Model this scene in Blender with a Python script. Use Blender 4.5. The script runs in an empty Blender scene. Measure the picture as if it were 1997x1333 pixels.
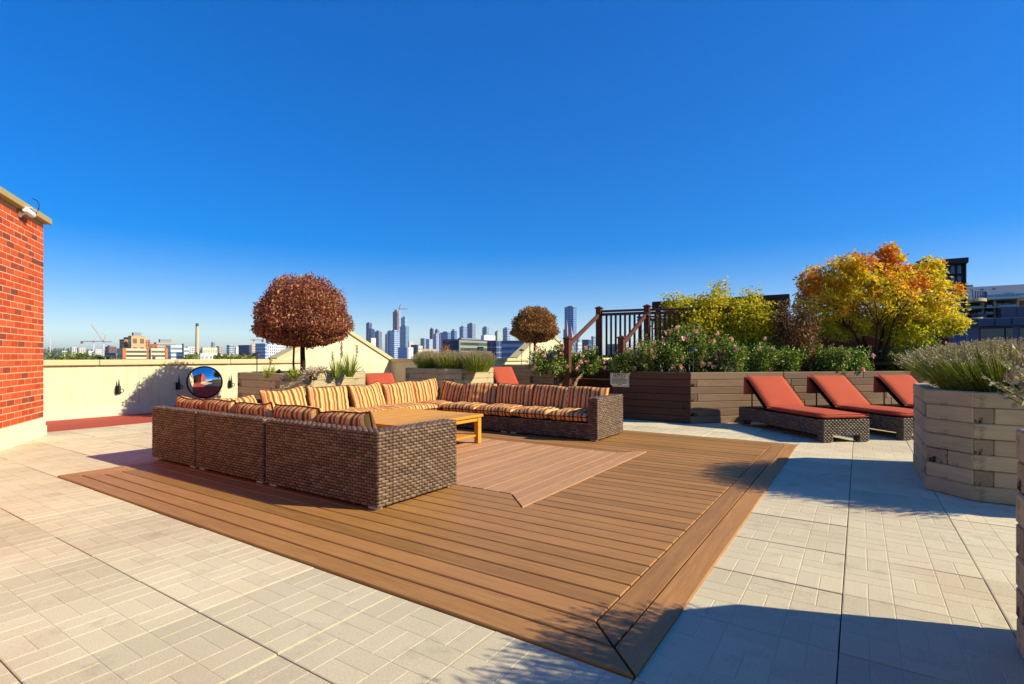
import bpy, bmesh, math, random
import numpy as np
from mathutils import Vector, Matrix
random.seed(7)
RNG = np.random.default_rng(7)
R = math.radians
S = bpy.context.scene
C = S.collection

# ------------------------------------------------------------------ camera, sky, sun, exposure
F, H, CX, CY = 1027.0, 1.165, 998.5, 695.0      # focal length in photo pixels, eye height, principal column, horizon row
YAW = R(33.384)
cam_d = bpy.data.cameras.new('camera'); cam = bpy.data.objects.new('camera', cam_d); C.objects.link(cam)
cam.location = (0, 0, H); cam.rotation_euler = (R(90), 0, YAW)
cam_d.sensor_width = 36; cam_d.lens = 36 * F / 1997; cam_d.shift_y = 28.5 / 1997
cam_d.clip_start = 0.05; cam_d.clip_end = 60000
S.camera = cam

SUN_EL = R(32.5)
SUN_DIR = Vector((0.934 * math.cos(SUN_EL), 0.358 * math.cos(SUN_EL), math.sin(SUN_EL))).normalized()   # towards the sun
world = bpy.data.worlds.new('World'); S.world = world; world.use_nodes = True
wn = world.node_tree; wn.nodes.clear()
sky = wn.nodes.new('ShaderNodeTexSky'); sky.sky_type = 'NISHITA'; sky.sun_disc = False
sky.sun_elevation = SUN_EL; sky.sun_rotation = math.atan2(SUN_DIR.x, SUN_DIR.y)
sky.altitude = 200; sky.air_density = 1.0; sky.dust_density = 0.0; sky.ozone_density = 5.0
hs = wn.nodes.new('ShaderNodeHueSaturation'); hs.inputs['Saturation'].default_value = 2.0; hs.inputs['Hue'].default_value = 0.522
gam = wn.nodes.new('ShaderNodeGamma'); gam.inputs[1].default_value = 0.62
bg = wn.nodes.new('ShaderNodeBackground'); bg.inputs['Strength'].default_value = 0.2
wo = wn.nodes.new('ShaderNodeOutputWorld')
wn.links.new(sky.outputs[0], gam.inputs[0]); wn.links.new(gam.outputs[0], hs.inputs['Color']); wn.links.new(hs.outputs[0], bg.inputs[0]); wn.links.new(bg.outputs[0], wo.inputs[0])
sun_d = bpy.data.lights.new('sun', 'SUN'); sun_d.energy = 5.0; sun_d.angle = R(0.5); sun_d.color = (1.0, 0.9, 0.69)
sun = bpy.data.objects.new('sun', sun_d); C.objects.link(sun)
sun.rotation_euler = SUN_DIR.to_track_quat('Z', 'Y').to_euler(); sun.location = (20, 8, 30)
S.view_settings.view_transform = 'Standard'; S.view_settings.look = 'None'
S.view_settings.gamma = 1.0; S.view_settings.use_curve_mapping = False
S.view_settings.exposure = 0.6

# ------------------------------------------------------------------ placing helpers (terrace frame: x along the deck boards, y across them)
EA = (0.8349, -0.5502); EB = (0.5502, 0.8349)
def at(px, Y, z=0.0):
    X = (px - CX) / F * Y
    return Vector((X * EA[0] + Y * EA[1], X * EB[0] + Y * EB[1], z))
def x_on_y(px, b):
    r = (px - CX) / F
    return (r * b * EB[1] - b * EB[0]) / (EA[0] - r * EA[1])
def y_on_x(px, a):
    r = (px - CX) / F
    return (r * a * EA[1] - a * EA[0]) / (EB[0] - r * EB[1])
def zrow(py, Y): return H + (CY - py) * Y / F
def depth(a, b): return a * EA[1] + b * EB[1]
def column(a, b): return CX + F * (a * EA[0] + b * EB[0]) / max(depth(a, b), 1e-3)

# ------------------------------------------------------------------ object helpers
def tag(o, label=None, cat=None, group=None, kind=None):
    if label: o['label'] = label
    if cat: o['category'] = cat
    if group: o['group'] = group
    if kind: o['kind'] = kind
    return o
def thing(name, label, cat, loc=(0, 0, 0), rz=0.0, group=None):
    o = bpy.data.objects.new(name, None); C.objects.link(o)
    o.empty_display_size = 0.1; o.location = loc; o.rotation_euler = (0, 0, rz)
    return tag(o, label, cat, group)
def link(name, me, mat=None, parent=None, loc=None, rot=None):
    o = bpy.data.objects.new(name, me); C.objects.link(o)
    if mat is not None and len(me.materials) == 0: me.materials.append(mat)
    if parent is not None: o.parent = parent
    if loc is not None: o.location = loc
    if rot is not None: o.rotation_euler = rot
    return o
class MB:
    """collects boxes, tubes, quads; build() links them as one mesh object"""
    def __init__(s): s.v = []; s.f = []; s.smooth = []
    def add(s, vs, fs, smooth=False):
        o = len(s.v); s.v += [tuple(v) for v in vs]; s.f += [tuple(i + o for i in f) for f in fs]; s.smooth += [smooth] * len(fs); return s
    def box(s, x0, x1, y0, y1, z0, z1, M=None):
        vs = [Vector(p) for p in ((x0,y0,z0),(x1,y0,z0),(x1,y1,z0),(x0,y1,z0),(x0,y0,z1),(x1,y0,z1),(x1,y1,z1),(x0,y1,z1))]
        if M is not None: vs = [M @ v for v in vs]
        return s.add(vs, [(0,3,2,1),(4,5,6,7),(0,1,5,4),(1,2,6,5),(2,3,7,6),(3,0,4,7)])
    def bbox(s, x0, x1, y0, y1, z0, z1, b=0.006, M=None):
        """box with chamfered edges"""
        b = min(b, (x1-x0)*.45, (y1-y0)*.45, (z1-z0)*.45)
        bm = bmesh.new(); bmesh.ops.create_cube(bm, size=1)
        for v in bm.verts:
            v.co = Vector(((x0+x1)/2 + v.co.x*(x1-x0), (y0+y1)/2 + v.co.y*(y1-y0), (z0+z1)/2 + v.co.z*(z1-z0)))
        bmesh.ops.bevel(bm, geom=list(bm.edges), offset=b, segments=1, affect='EDGES', profile=.5)
        bm.verts.index_update()
        vs = [(M @ v.co) if M is not None else v.co.copy() for v in bm.verts]
        s.add(vs, [[v.index for v in f.verts] for f in bm.faces]); bm.free(); return s
    def prism(s, poly, z0, z1, M=None):
        n = len(poly)
        vs = [Vector((p[0], p[1], z0)) for p in poly] + [Vector((p[0], p[1], z1)) for p in poly]
        if M is not None: vs = [M @ v for v in vs]
        return s.add(vs, [tuple(range(n-1, -1, -1)), tuple(range(n, 2*n))] + [(i, (i+1) % n, n + (i+1) % n, n + i) for i in range(n)])
    def tube(s, pts, rad, n=8, cap=True):
        pts = [Vector(p) for p in pts]
        if not hasattr(rad, '__len__'): rad = [rad] * len(pts)
        vs = []; 
        for i, p in enumerate(pts):
            d = (pts[min(i+1, len(pts)-1)] - pts[max(i-1, 0)])
            d = d.normalized() if d.length > 1e-9 else Vector((0,0,1))
            up = Vector((0,0,1)) if abs(d.z) < .9 else Vector((1,0,0))
            u = d.cross(up).normalized(); w = d.cross(u).normalized()
            for k in range(n):
                t = 2*math.pi*k/n; vs.append(p + rad[i]*(math.cos(t)*u + math.sin(t)*w))
        fs = [(i*n+k, i*n+(k+1) % n, (i+1)*n+(k+1) % n, (i+1)*n+k) for i in range(len(pts)-1) for k in range(n)]
        s.add(vs, fs, True)
        if cap: s.add(vs[:n], [tuple(range(n))]); s.add(vs[-n:], [tuple(range(n-1, -1, -1))])
        return s
    def lathe(s, prof, n=20, c=(0,0,0), M=None):
        vs = []
        for r, z in prof:
            for k in range(n):
                t = 2*math.pi*k/n; v = Vector((r*math.cos(t), r*math.sin(t), z))
                vs.append((M @ v if M is not None else v) + Vector(c))
        fs = [(i*n+k, i*n+(k+1) % n, (i+1)*n+(k+1) % n, (i+1)*n+k) for i in range(len(prof)-1) for k in range(n)]
        return s.add(vs, fs, True)
    def mesh(s, name):
        me = bpy.data.meshes.new(name); me.from_pydata(s.v, [], s.f)
        me.polygons.foreach_set('use_smooth', s.smooth); me.update(); return me
    def build(s, name, mat, parent=None, loc=None, rot=None): return link(name, s.mesh(name), mat, parent, loc, rot)
def np_mesh(name, V, faces_per, mat, parent=None, loc=None, smooth=False):
    """V: (N,k,3) polygons without shared vertices"""
    N, k = V.shape[0], V.shape[1]
    me = bpy.data.meshes.new(name)
    me.vertices.add(N*k); me.vertices.foreach_set('co', V.reshape(-1).astype(np.float32))
    me.loops.add(N*k); me.loops.foreach_set('vertex_index', np.arange(N*k, dtype=np.int32))
    me.polygons.add(N); me.polygons.foreach_set('loop_start', np.arange(0, N*k, k, dtype=np.int32))
    me.polygons.foreach_set('loop_total', np.full(N, k, dtype=np.int32))
    me.update(calc_edges=True); me.validate()
    return link(name, me, mat, parent, loc)
def copy_tree(o, parent=None):
    c = o.copy(); C.objects.link(c)
    if parent is not None: c.parent = parent
    for ch in o.children: copy_tree(ch, c)
    return c

# ------------------------------------------------------------------ materials
def lin(h):
    h = h.lstrip('#'); o = []
    for i in (0, 2, 4):
        c = int(h[i:i+2], 16) / 255; o.append(c/12.92 if c <= .04045 else ((c+.055)/1.055)**2.4)
    return tuple(o) + (1,)
class NT:
    def __init__(s, name):
        s.m = bpy.data.materials.new(name); s.m.use_nodes = True; s.t = s.m.node_tree; s.t.nodes.clear()
        s.out = s.n('ShaderNodeOutputMaterial')
    def n(s, typ, **kw):
        nd = s.t.nodes.new(typ)
        for k, v in kw.items(): setattr(nd, k, v)
        return nd
    def l(s, a, b): s.t.links.new(a, b)
    def coord(s, which='Object', scale=(1,1,1)):
        tc = s.n('ShaderNodeTexCoord'); mp = s.n('ShaderNodeMapping'); mp.inputs['Scale'].default_value = scale
        s.l(tc.outputs[which], mp.inputs[0]); return mp.outputs[0]
    def noise(s, vec, scale, detail=4, rough=.6):
        nd = s.n('ShaderNodeTexNoise'); nd.inputs['Scale'].default_value = scale; nd.inputs['Detail'].default_value = detail
        nd.inputs['Roughness'].default_value = rough; s.l(vec, nd.inputs['Vector']); return nd.outputs['Fac']
    def ramp(s, fac, stops, interp='LINEAR'):
        r = s.n('ShaderNodeValToRGB'); cr = r.color_ramp; cr.interpolation = interp
        while len(cr.elements) < len(stops): cr.elements.new(.5)
        for e, (p, c) in zip(cr.elements, stops): e.position = p; e.color = c if len(c) == 4 else tuple(c) + (1,)
        s.l(fac, r.inputs[0]); return r.outputs[0]
    def math(s, op, a, b=None):
        m = s.n('ShaderNodeMath', operation=op)
        for i, v in enumerate((a, b)):
            if v is None: continue
            if isinstance(v, (int, float)): m.inputs[i].default_value = v
            else: s.l(v, m.inputs[i])
        return m.outputs[0]
    def mix(s, fac, a, b, mode='MIX'):
        m = s.n('ShaderNodeMix', data_type='RGBA', blend_type=mode)
        for i, v in ((0, fac), (6, a), (7, b)):
            if isinstance(v, (int, float)): m.inputs[i].default_value = v
            elif isinstance(v, tuple): m.inputs[i].default_value = v if len(v) == 4 else v + (1,)
            else: s.l(v, m.inputs[i])
        return m.outputs[2]
    def vary(s, col, fac, amt):
        """scales a colour by 1 +- amt with fac 0..1"""
        h = s.n('ShaderNodeHueSaturation')
        v = s.math('MULTIPLY_ADD', fac, 2*amt); v.node.inputs[2].default_value = 1-amt
        s.l(v, h.inputs['Value'])
        if isinstance(col, tuple): h.inputs['Color'].default_value = col if len(col) == 4 else col + (1,)
        else: s.l(col, h.inputs['Color'])
        return h.outputs[0]
    def bump(s, height, strength=.3, dist=.01):
        b = s.n('ShaderNodeBump'); b.inputs['Strength'].default_value = strength; b.inputs['Distance'].default_value = dist
        s.l(height, b.inputs['Height']); return b.outputs[0]
    def principled(s, col, rough=.7, spec=.3, normal=None, metallic=0, **kw):
        p = s.n('ShaderNodeBsdfPrincipled')
        if isinstance(col, tuple): p.inputs['Base Color'].default_value = col if len(col) == 4 else col + (1,)
        else: s.l(col, p.inputs['Base Color'])
        if isinstance(rough, (int, float)): p.inputs['Roughness'].default_value = rough
        else: s.l(rough, p.inputs['Roughness'])
        p.inputs['Specular IOR Level'].default_value = spec; p.inputs['Metallic'].default_value = metallic
        if normal is not None: s.l(normal, p.inputs['Normal'])
        for k, v in kw.items(): p.inputs[k].default_value = v
        s.l(p.outputs[0], s.out.inputs[0]); return s.m
def plain(name, col, rough=.7, spec=.3, var=.12, scale=6.0, bump=.15, bscale=80, metallic=0, objrand=0.0, dist=.004):
    t = NT(name); v = t.coord('Object')
    c = t.vary(col if isinstance(col, tuple) else lin(col), t.noise(v, scale), var)
    if objrand: c = t.vary(c, t.n('ShaderNodeObjectInfo').outputs['Random'], objrand)
    nm = t.bump(t.noise(v, bscale, 3), bump, dist) if bump else None
    return t.principled(c, rough, spec, nm, metallic)
def foliage(name, stops, trans=.3, rough=.55, patch=None, low=None):
    """leaf colours drawn per leaf; patch=(colour, scale, low, high) tints clumps"""
    t = NT(name); g = t.n('ShaderNodeNewGeometry')
    c = t.ramp(g.outputs['Random Per Island'], stops)
    if patch:
        f = t.noise(t.coord('Object'), patch[1], 2, .5)
        if len(patch) > 4:
            tz = t.n('ShaderNodeTexCoord'); sz = t.n('ShaderNodeSeparateXYZ'); t.l(tz.outputs['Object'], sz.inputs[0])
            f = t.math('ADD', f, t.math('MULTIPLY', t.math('SUBTRACT', sz.outputs[2], 1.6), patch[4]))
        mr = t.n('ShaderNodeMapRange'); t.l(f, mr.inputs[0]); mr.inputs[1].default_value = patch[2]; mr.inputs[2].default_value = patch[3]
        c = t.mix(mr.outputs[0], c, t.mix(.75, c, patch[0]))
    if low:      # leaves that have not turned yet: (colour, height, softness)
        tc = t.n('ShaderNodeTexCoord'); sp = t.n('ShaderNodeSeparateXYZ'); t.l(tc.outputs['Object'], sp.inputs[0])
        hgt = t.math('ADD', sp.outputs[2], t.math('MULTIPLY', t.noise(tc.outputs['Object'], 2.2, 3), low[2]))
        mr = t.n('ShaderNodeMapRange'); t.l(hgt, mr.inputs[0]); mr.inputs[1].default_value = low[1]; mr.inputs[2].default_value = low[1]+.5*low[2]; mr.inputs[3].default_value = .8; mr.inputs[4].default_value = 0.0
        c = t.mix(mr.outputs[0], c, t.mix(.7, c, low[0]))
    p = t.n('ShaderNodeBsdfPrincipled'); t.l(c, p.inputs['Base Color']); p.inputs['Roughness'].default_value = rough
    p.inputs['Specular IOR Level'].default_value = .25
    tr = t.n('ShaderNodeBsdfTranslucent'); t.l(c, tr.inputs[0])
    mx = t.n('ShaderNodeMixShader'); mx.inputs[0].default_value = trans
    t.l(p.outputs[0], mx.inputs[1]); t.l(tr.outputs[0], mx.inputs[2]); t.l(mx.outputs[0], t.out.inputs[0])
    return t.m
M = {}
def wood(name, c1, c2, objrand=.18, axis='x', rough=.6, knot=False, stain=None, spec=.25, grain=1.0, tint=None):
    t = NT(name)
    oi = t.n('ShaderNodeObjectInfo')
    tc = t.n('ShaderNodeTexCoord'); add = t.n('ShaderNodeVectorMath', operation='ADD'); sc = t.n('ShaderNodeVectorMath', operation='SCALE')
    cmb = t.n('ShaderNodeCombineXYZ')
    for i in range(3): t.l(oi.outputs['Random'], cmb.inputs[i])
    sc.inputs['Scale'].default_value = 37.0; t.l(cmb.outputs[0], sc.inputs[0]); t.l(tc.outputs['Object'], add.inputs[0]); t.l(sc.outputs[0], add.inputs[1])
    mp = t.n('ShaderNodeMapping'); mp.inputs['Scale'].default_value = {'x': (1.2, 22, 22), 'y': (22, 1.2, 22), 'z': (22, 22, 1.2)}[axis]
    t.l(add.outputs[0], mp.inputs[0]); v = mp.outputs[0]
    g1 = t.noise(v, 1.6*grain, 5, .65); g2 = t.noise(v, 7*grain, 3, .6)
    c = t.mix(g1, c1, c2)
    if tint: c = t.mix(t.ramp(oi.outputs['Random'], [(.35, (0,0,0)), (1, (.55,.55,.55))]), c, tint)
    c = t.vary(c, g2, .22); c = t.vary(c, t.noise(add.outputs[0], 2.2, 3), .14)
    c = t.vary(c, oi.outputs['Random'], objrand)
    if stain:
        w = t.coord('Object'); f = t.noise(w, 4.0, 4, .65); mr = t.n('ShaderNodeMapRange'); t.l(f, mr.inputs[0]); mr.inputs[1].default_value = .58; mr.inputs[2].default_value = .72
        c = t.mix(mr.outputs[0], c, t.mix(.7, c, stain))
    return t.principled(c, rough, spec, t.bump(g2, .35, .004))
M['deck'] = wood('deck_composite', lin('#7e5226'), lin('#c08e4a'), .22, 'x', .52, spec=.35, tint=lin('#90643a'))
M['deck_y'] = wood('deck_composite_cross', lin('#86582c'), lin('#bd8a4c'), .16, 'y', .55, spec=.35)
M['inlay'] = wood('deck_inlay', lin('#a4764c'), lin('#c4966a'), .10, 'y', .6)  # same boards as the deck; their sheen across the grain is painted lighter
M['grey_timber'] = wood('weathered_timber', lin('#998a64'), lin('#c2b086'), .09, 'x', .85, stain=lin('#4b4334'))
M['brown_timber'] = wood('brown_stained_timber', lin('#402a1c'), lin('#60412c'), .22, 'x', .7)
M['mid_timber'] = wood('mid_brown_timber', lin('#6c5640'), lin('#94795a'), .2, 'x', .8)
M['rail_wood'] = wood('red_brown_rail', lin('#482a1e'), lin('#683f2e'), .1, 'z', .6)
M['rail_wood_x'] = wood('red_brown_rail_long', lin('#4c2c20'), lin('#6c4230'), .1, 'x', .6)
M['table_wood'] = wood('oiled_table_wood', lin('#c07a20'), lin('#e2a840'), .1, 'y', .5, spec=.25)
M['pergola_wood'] = wood('dark_pergola_wood', lin('#33241b'), lin('#4d382a'), .2, 'x', .75)
def endgrain(name, c1, c2):
    t = NT(name); tc = t.n('ShaderNodeTexCoord'); oi = t.n('ShaderNodeObjectInfo')
    sp = t.n('ShaderNodeSeparateXYZ'); t.l(tc.outputs['Object'], sp.inputs[0])
    r = t.math('SQRT', t.math('ADD', t.math('POWER', sp.outputs[0], 2.0), t.math('POWER', sp.outputs[2], 2.0)))
    w = t.math('SINE', t.math('ADD', t.math('MULTIPLY', r, 420.0), t.math('MULTIPLY', t.noise(tc.outputs['Object'], 18), 9.0)))
    ang = t.math('ARCTAN2', sp.outputs[2], sp.outputs[0])
    crack = t.math('POWER', t.math('ABSOLUTE', t.math('SINE', t.math('ADD', t.math('MULTIPLY', ang, 2.5), t.math('MULTIPLY', t.noise(tc.outputs['Object'], 30), 3.0)))), 14.0)
    c = t.mix(t.math('MULTIPLY_ADD', w, .5), c1, c2); c = t.vary(c, oi.outputs['Random'], .22)
    f = t.noise(tc.outputs['Object'], 9.0, 4, .7); f = t.math('ADD', f, t.math('MULTIPLY', oi.outputs['Random'], .22))
    mr = t.n('ShaderNodeMapRange'); t.l(f, mr.inputs[0]); mr.inputs[1].default_value = .70; mr.inputs[2].default_value = .80
    c = t.mix(mr.outputs[0], c, lin('#1c1712'))
    return t.principled(c, .9, .15, t.bump(t.math('ADD', w, t.math('MULTIPLY', crack, 2.0)), .3, .003))
M['grey_end'] = endgrain('weathered_end_grain', lin('#85755a'), lin('#9e8e6c'))
M['mid_end'] = endgrain('sunlit_faded_end_grain', lin('#5f4a35'), lin('#82694c'))
M['brown_end'] = endgrain('brown_end_grain', lin('#402c1f'), lin('#5b4230'))
def paver_mat():
    t = NT('sandy_concrete_paver'); tc = t.n('ShaderNodeTexCoord'); oi = t.n('ShaderNodeObjectInfo'); g = t.n('ShaderNodeNewGeometry')
    pos = g.outputs['Position']
    c = t.mix(t.noise(pos, 1.1, 4), lin('#bfb18e'), lin('#d6caa8'))
    c = t.mix(t.ramp(t.noise(pos, .8, 3), [(.48, (0,0,0)), (.68, (.3,.3,.3))]), c, lin('#c39a7c'))
    c = t.vary(c, t.noise(pos, 150, 3, .75), .42); c = t.vary(c, oi.outputs['Random'], .09); c = t.vary(c, g.outputs['Random Per Island'], .06)
    st = t.n('ShaderNodeMapRange'); t.l(t.noise(pos, 4.5, 5, .7), st.inputs[0]); st.inputs[1].default_value = .56; st.inputs[2].default_value = .74
    c = t.mix(st.outputs[0], c, t.mix(.28, c, lin('#5e523f')))
    return t.principled(c, .9, .15, t.bump(t.noise(pos, 240, 3, .7), .55, .004))
M['paver'] = paver_mat()
M['joint'] = plain('joint_sand', '#4a4234', .95, .1)
M['red_strip'] = plain('red_roof_coating', '#a8483a', .8, .2, .08, 2)
def stucco():
    t = NT('cream_stucco'); v = t.coord('Object')
    c = t.vary(lin('#d0cfa6'), t.noise(v, 1.3, 5), .09)
    sv = t.coord('Object', (3, 3, .35)); c = t.mix(t.ramp(t.noise(sv, 2.2, 4), [(.5, (0,0,0)), (.75, (.5,.5,.5))]), c, lin('#a49a73'))
    return t.principled(c, .9, .12, t.bump(t.noise(v, 55, 4, .7), .35, .006))
M['stucco'] = stucco()
M['coping'] = plain('coping_stone', '#cbb98b', .85, .15, .1, 3)
M['flashing'] = plain('white_base_flashing', '#d9cfae', .75, .2, .06, 3)
def brick_m():
    t = NT('red_brick'); oi = t.n('ShaderNodeObjectInfo'); v = t.coord('Object')
    c = t.ramp(oi.outputs['Random'], [(0, lin('#ac4220')), (.45, lin('#bd4e26')), (.78, lin('#c65a30')), (.88, lin('#a0452c')), (1, lin('#783e2e'))])
    c = t.vary(c, t.noise(v, 22, 4), .16)
    return t.principled(c, .85, .15, t.bump(t.noise(v, 90, 3), .4, .004))
M['brick'] = brick_m()
M['mortar'] = plain('pale_mortar', '#c09c7c', .95, .1)
M['roof_cap'] = plain('tan_metal_cap', '#a5915c', .6, .3, .08)
M['white_plastic'] = plain('white_plastic', '#e6e4de', .4, .4, .04, 4, .05)
M['black_plastic'] = plain('black_plastic', '#141416', .45, .4, .1, 4, .05)
M['black_metal'] = plain('black_metal', '#1a1a1c', .5, .4, .1, 10, .1)
M['dark_lamp'] = plain('dark_bronze_lamp', '#2b2c30', .5, .5, .1, 10, .05)
t = NT('mirror_glass'); M['mirror'] = t.principled((.85,.87,.9), .03, .5, None, 1.0)
def wicker(name, stops):
    t = NT(name); g = t.n('ShaderNodeNewGeometry'); v = t.coord('Object')
    c = t.ramp(g.outputs['Random Per Island'], stops); c = t.vary(c, t.noise(t.coord('Object', (1, 1, 9)), 3, 3), .22)
    return t.principled(c, .45, .3, t.bump(t.noise(t.coord('Object', (1, 1, 6)), 90, 2), .15, .002))
M['wicker'] = wicker('brown_wicker', [(0, lin('#584230')), (.5, lin('#68503a')), (1, lin('#7c664c'))])
M['wicker_dark'] = wicker('dark_wicker', [(0, lin('#4a3f34')), (.5, lin('#5c5042')), (1, lin('#73654f'))])
M['wicker_core'] = plain('wicker_core', '#17110d', .9, .1)
M['foot'] = plain('pale_grey_foot', '#b9b5ab', .5, .3)
def stripes():
    t = NT('striped_cushion_fabric'); tc = t.n('ShaderNodeTexCoord'); sp = t.n('ShaderNodeSeparateXYZ'); t.l(tc.outputs['Object'], sp.inputs[0])
    w = t.math('ADD', t.math('MULTIPLY', sp.outputs[0], 1/.137), t.math('MULTIPLY', t.noise(tc.outputs['Object'], 6), .12))
    fr = t.math('FRACT', t.math('ADD', w, 20.0))
    gold, cream, red, olive = lin('#d6964a'), lin('#e0bc84'), lin('#b05234'), lin('#6a5230')
    c = t.ramp(fr, [(0, gold), (.09, cream), (.16, red), (.36, gold), (.43, cream), (.5, gold), (.58, olive), (.80, gold), (.88, cream)], 'CONSTANT')
    c = t.vary(c, t.noise(tc.outputs['Object'], 9, 4), .1)
    wv = t.math('ADD', t.math('SINE', t.math('MULTIPLY', sp.outputs[0], 3000.0)), t.noise(tc.outputs['Object'], 300, 2))
    return t.principled(c, .9, .1, t.bump(wv, .12, .001))
M['stripes'] = stripes()
M['piping'] = plain('cushion_piping', '#5a2a18', .85, .1)
M['red_fabric'] = plain('terracotta_fabric', '#b4543a', .9, .1, .08, 5, .2, 500, dist=.001)
M['red_pipe'] = plain('terracotta_piping', '#6e2619', .9, .1)
M['soil'] = plain('potting_soil', '#2b2018', 1, .05, .4, 20, .8, 40, dist=.03)
M['bark'] = plain('dark_bark', '#3a2c22', .9, .1, .3, 14, .6, 40, dist=.01)
M['sign'] = plain('cream_sign_board', '#ddd7b0', .6, .2, .04)
M['ink'] = plain('black_sign_ink', '#222018', .7, .2)
M['lav_leaf'] = foliage('lavender_leaves', [(0, lin('#5a6a1e')), (.5, lin('#90a030')), (1, lin('#bcbe58'))])
M['lav_flower'] = foliage('dry_lavender_heads', [(0, lin('#86705c')), (.5, lin('#b29c7c')), (1, lin('#d0bf98'))], .15)
M['grass_leaf'] = foliage('strappy_leaves', [(0, lin('#5f7a1e')), (.6, lin('#93a62e')), (1, lin('#c0bb52'))])
M['ball_leaf'] = foliage('bronze_ball_leaves', [(0, lin('#5a2e34')), (.35, lin('#985444')), (.7, lin('#bc7452')), (.9, lin('#d49c5e')), (1, lin('#c0aa54'))], .34)
M['ball_leaf_b'] = foliage('olive_bronze_ball_leaves', [(0, lin('#5a3428')), (.35, lin('#985a38')), (.7, lin('#bc8244')), (1, lin('#b8ae4c'))], .34)
M['yellow_leaf'] = foliage('autumn_yellow_leaves', [(0, lin('#9aa41a')), (.3, lin('#d0c01e')), (.7, lin('#ecca24')), (1, lin('#f6dc58'))], .5, patch=(lin('#e0702a'), 1.5, .56, .65, .16), low=(lin('#7d9a1c'), 1.3, 1.1))
M['wist_leaf'] = foliage('yellow_green_leaves', [(0, lin('#8a961a')), (.4, lin('#c2bc22')), (.8, lin('#e4c824')), (1, lin('#f0d850'))], .48)
M['rose_leaf'] = foliage('rose_leaves', [(0, lin('#34501a')), (.5, lin('#68882a')), (.85, lin('#a4b648')), (1, lin('#cfc468'))], .25, .4)
M['rose_bloom'] = foliage('pink_rose_petals', [(0, lin('#e0907a')), (.5, lin('#ecb09a')), (1, lin('#f4d8c0'))], .25)
M['brown_leaf'] = foliage('dry_brown_twigs', [(0, lin('#4c3620')), (.5, lin('#7e5a32')), (1, lin('#a88048'))], .15)
M['far_leaf'] = foliage('far_tree_leaves', [(0, lin('#39481a')), (.5, lin('#66732a')), (1, lin('#8e8c34'))], .2)
M['far_leaf_orange'] = foliage('far_orange_leaves', [(0, lin('#9c5a18')), (.5, lin('#c87a1e')), (1, lin('#b8962c'))], .3)

# ================================================================== THE SETTING
GROUND_Z = -18.0
m = MB(); m.add([(-30000,-30000,GROUND_Z),(30000,-30000,GROUND_Z),(30000,30000,GROUND_Z),(-30000,30000,GROUND_Z)], [(0,1,2,3)])
M['city_ground'] = plain('city_ground', '#6b6a55', .95, .1, .3, .004, 0)
tag(m.build('ground', M['city_ground']), kind='structure')
m = MB(); m.box(-12.43, 16, -8, 30, GROUND_Z, -.032)
terrace = tag(m.build('terrace_floor', M['joint']), kind='structure')

# ---- pavers: 0.6 m slabs with a basket weave of raised bricks
G = 0.6115; PA0 = -0.067; PB0 = 1.83
def paver_mesh():
    m = MB(); s = (G - .005) / 2; c = 2*s/3; gr = .0038; d = .0014
    m.box(-s, s, -s, s, -.03, -d)
    for i in range(3):
        for j in range(3):
            for k in range(2):
                if (i + j) % 2: x0, x1, y0, y1 = -s+i*c, -s+(i+1)*c, -s+j*c+k*c/2, -s+j*c+(k+1)*c/2
                else: x0, x1, y0, y1 = -s+i*c+k*c/2, -s+i*c+(k+1)*c/2, -s+j*c, -s+(j+1)*c
                a = .0015; b = gr
                m.add([(x0+a,y0+a,-d),(x1-a,y0+a,-d),(x1-a,y1-a,-d),(x0+a,y1-a,-d),(x0+b,y0+b,0),(x1-b,y0+b,0),(x1-b,y1-b,0),(x0+b,y1-b,0)],
                      [(4,5,6,7),(0,1,5,4),(1,2,6,5),(2,3,7,6),(3,0,4,7)])
    return m
DA0, DA1, DB0, DB1 = -6.49, -0.67, 1.83, 7.84
cells = []
for i in range(-18, 14):
    for j in range(-9, 26):
        a = PA0 + (i + .5)*G; b = PB0 + (j + .5)*G
        if a < -10.75 or a > 9: continue
        if DA0 - .1 < a - G/2 and a + G/2 < DA1 + .02 and DB0 - .02 < b - G/2 and b + G/2 < DB1 + .02: continue
        if (a - DA0 > .02 and DA1 - a > .02 and b - DB0 > .02 and DB1 - b > .02): continue
        Y = depth(a, b)
        vis = False
        for da in (-.3, .3):
            for db in (-.3, .3):
                y2 = depth(a+da, b+db)
                if y2 > .9 and -20 < column(a+da, b+db) < 2017: vis = True
        if b - 9.33 > max(0, (a + 2.44)) + 1.0 and a > -4: vis = False
        cells.append((0 if vis else 1, Y, a, b))
cells.sort()
pm = paver_mesh(); pme = pm.mesh('paver'); pme.materials.append(M['paver'])
rest = MB(); n = 0
for fl, Y, a, b in cells:
    rz = random.uniform(-.003, .003); dz = random.uniform(-.0018, .0012); tx = random.uniform(-.004, .004); ty = random.uniform(-.004, .004)
    if a - G/2 < -10.5 < a + G/2: dz -= .012
    if fl == 0 and n < 300:
        link('paver', pme, None, terrace, (a, b, dz), (tx, ty, rz)); n += 1
    else:
        Mx = Matrix.Translation((a, b, dz - .001)) @ Matrix.Rotation(rz, 4, 'Z')
        rest.add([Mx @ Vector(v) for v in pm.v], pm.f)
tag(rest.build('outlying_pavers', M['paver'], terrace), kind='stuff')
m = MB(); m.box(-12.18, -10.47, -6, 11.62, -.03, .004)
tag(m.build('red_roof_strip', M['red_strip']), kind='structure')

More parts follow.
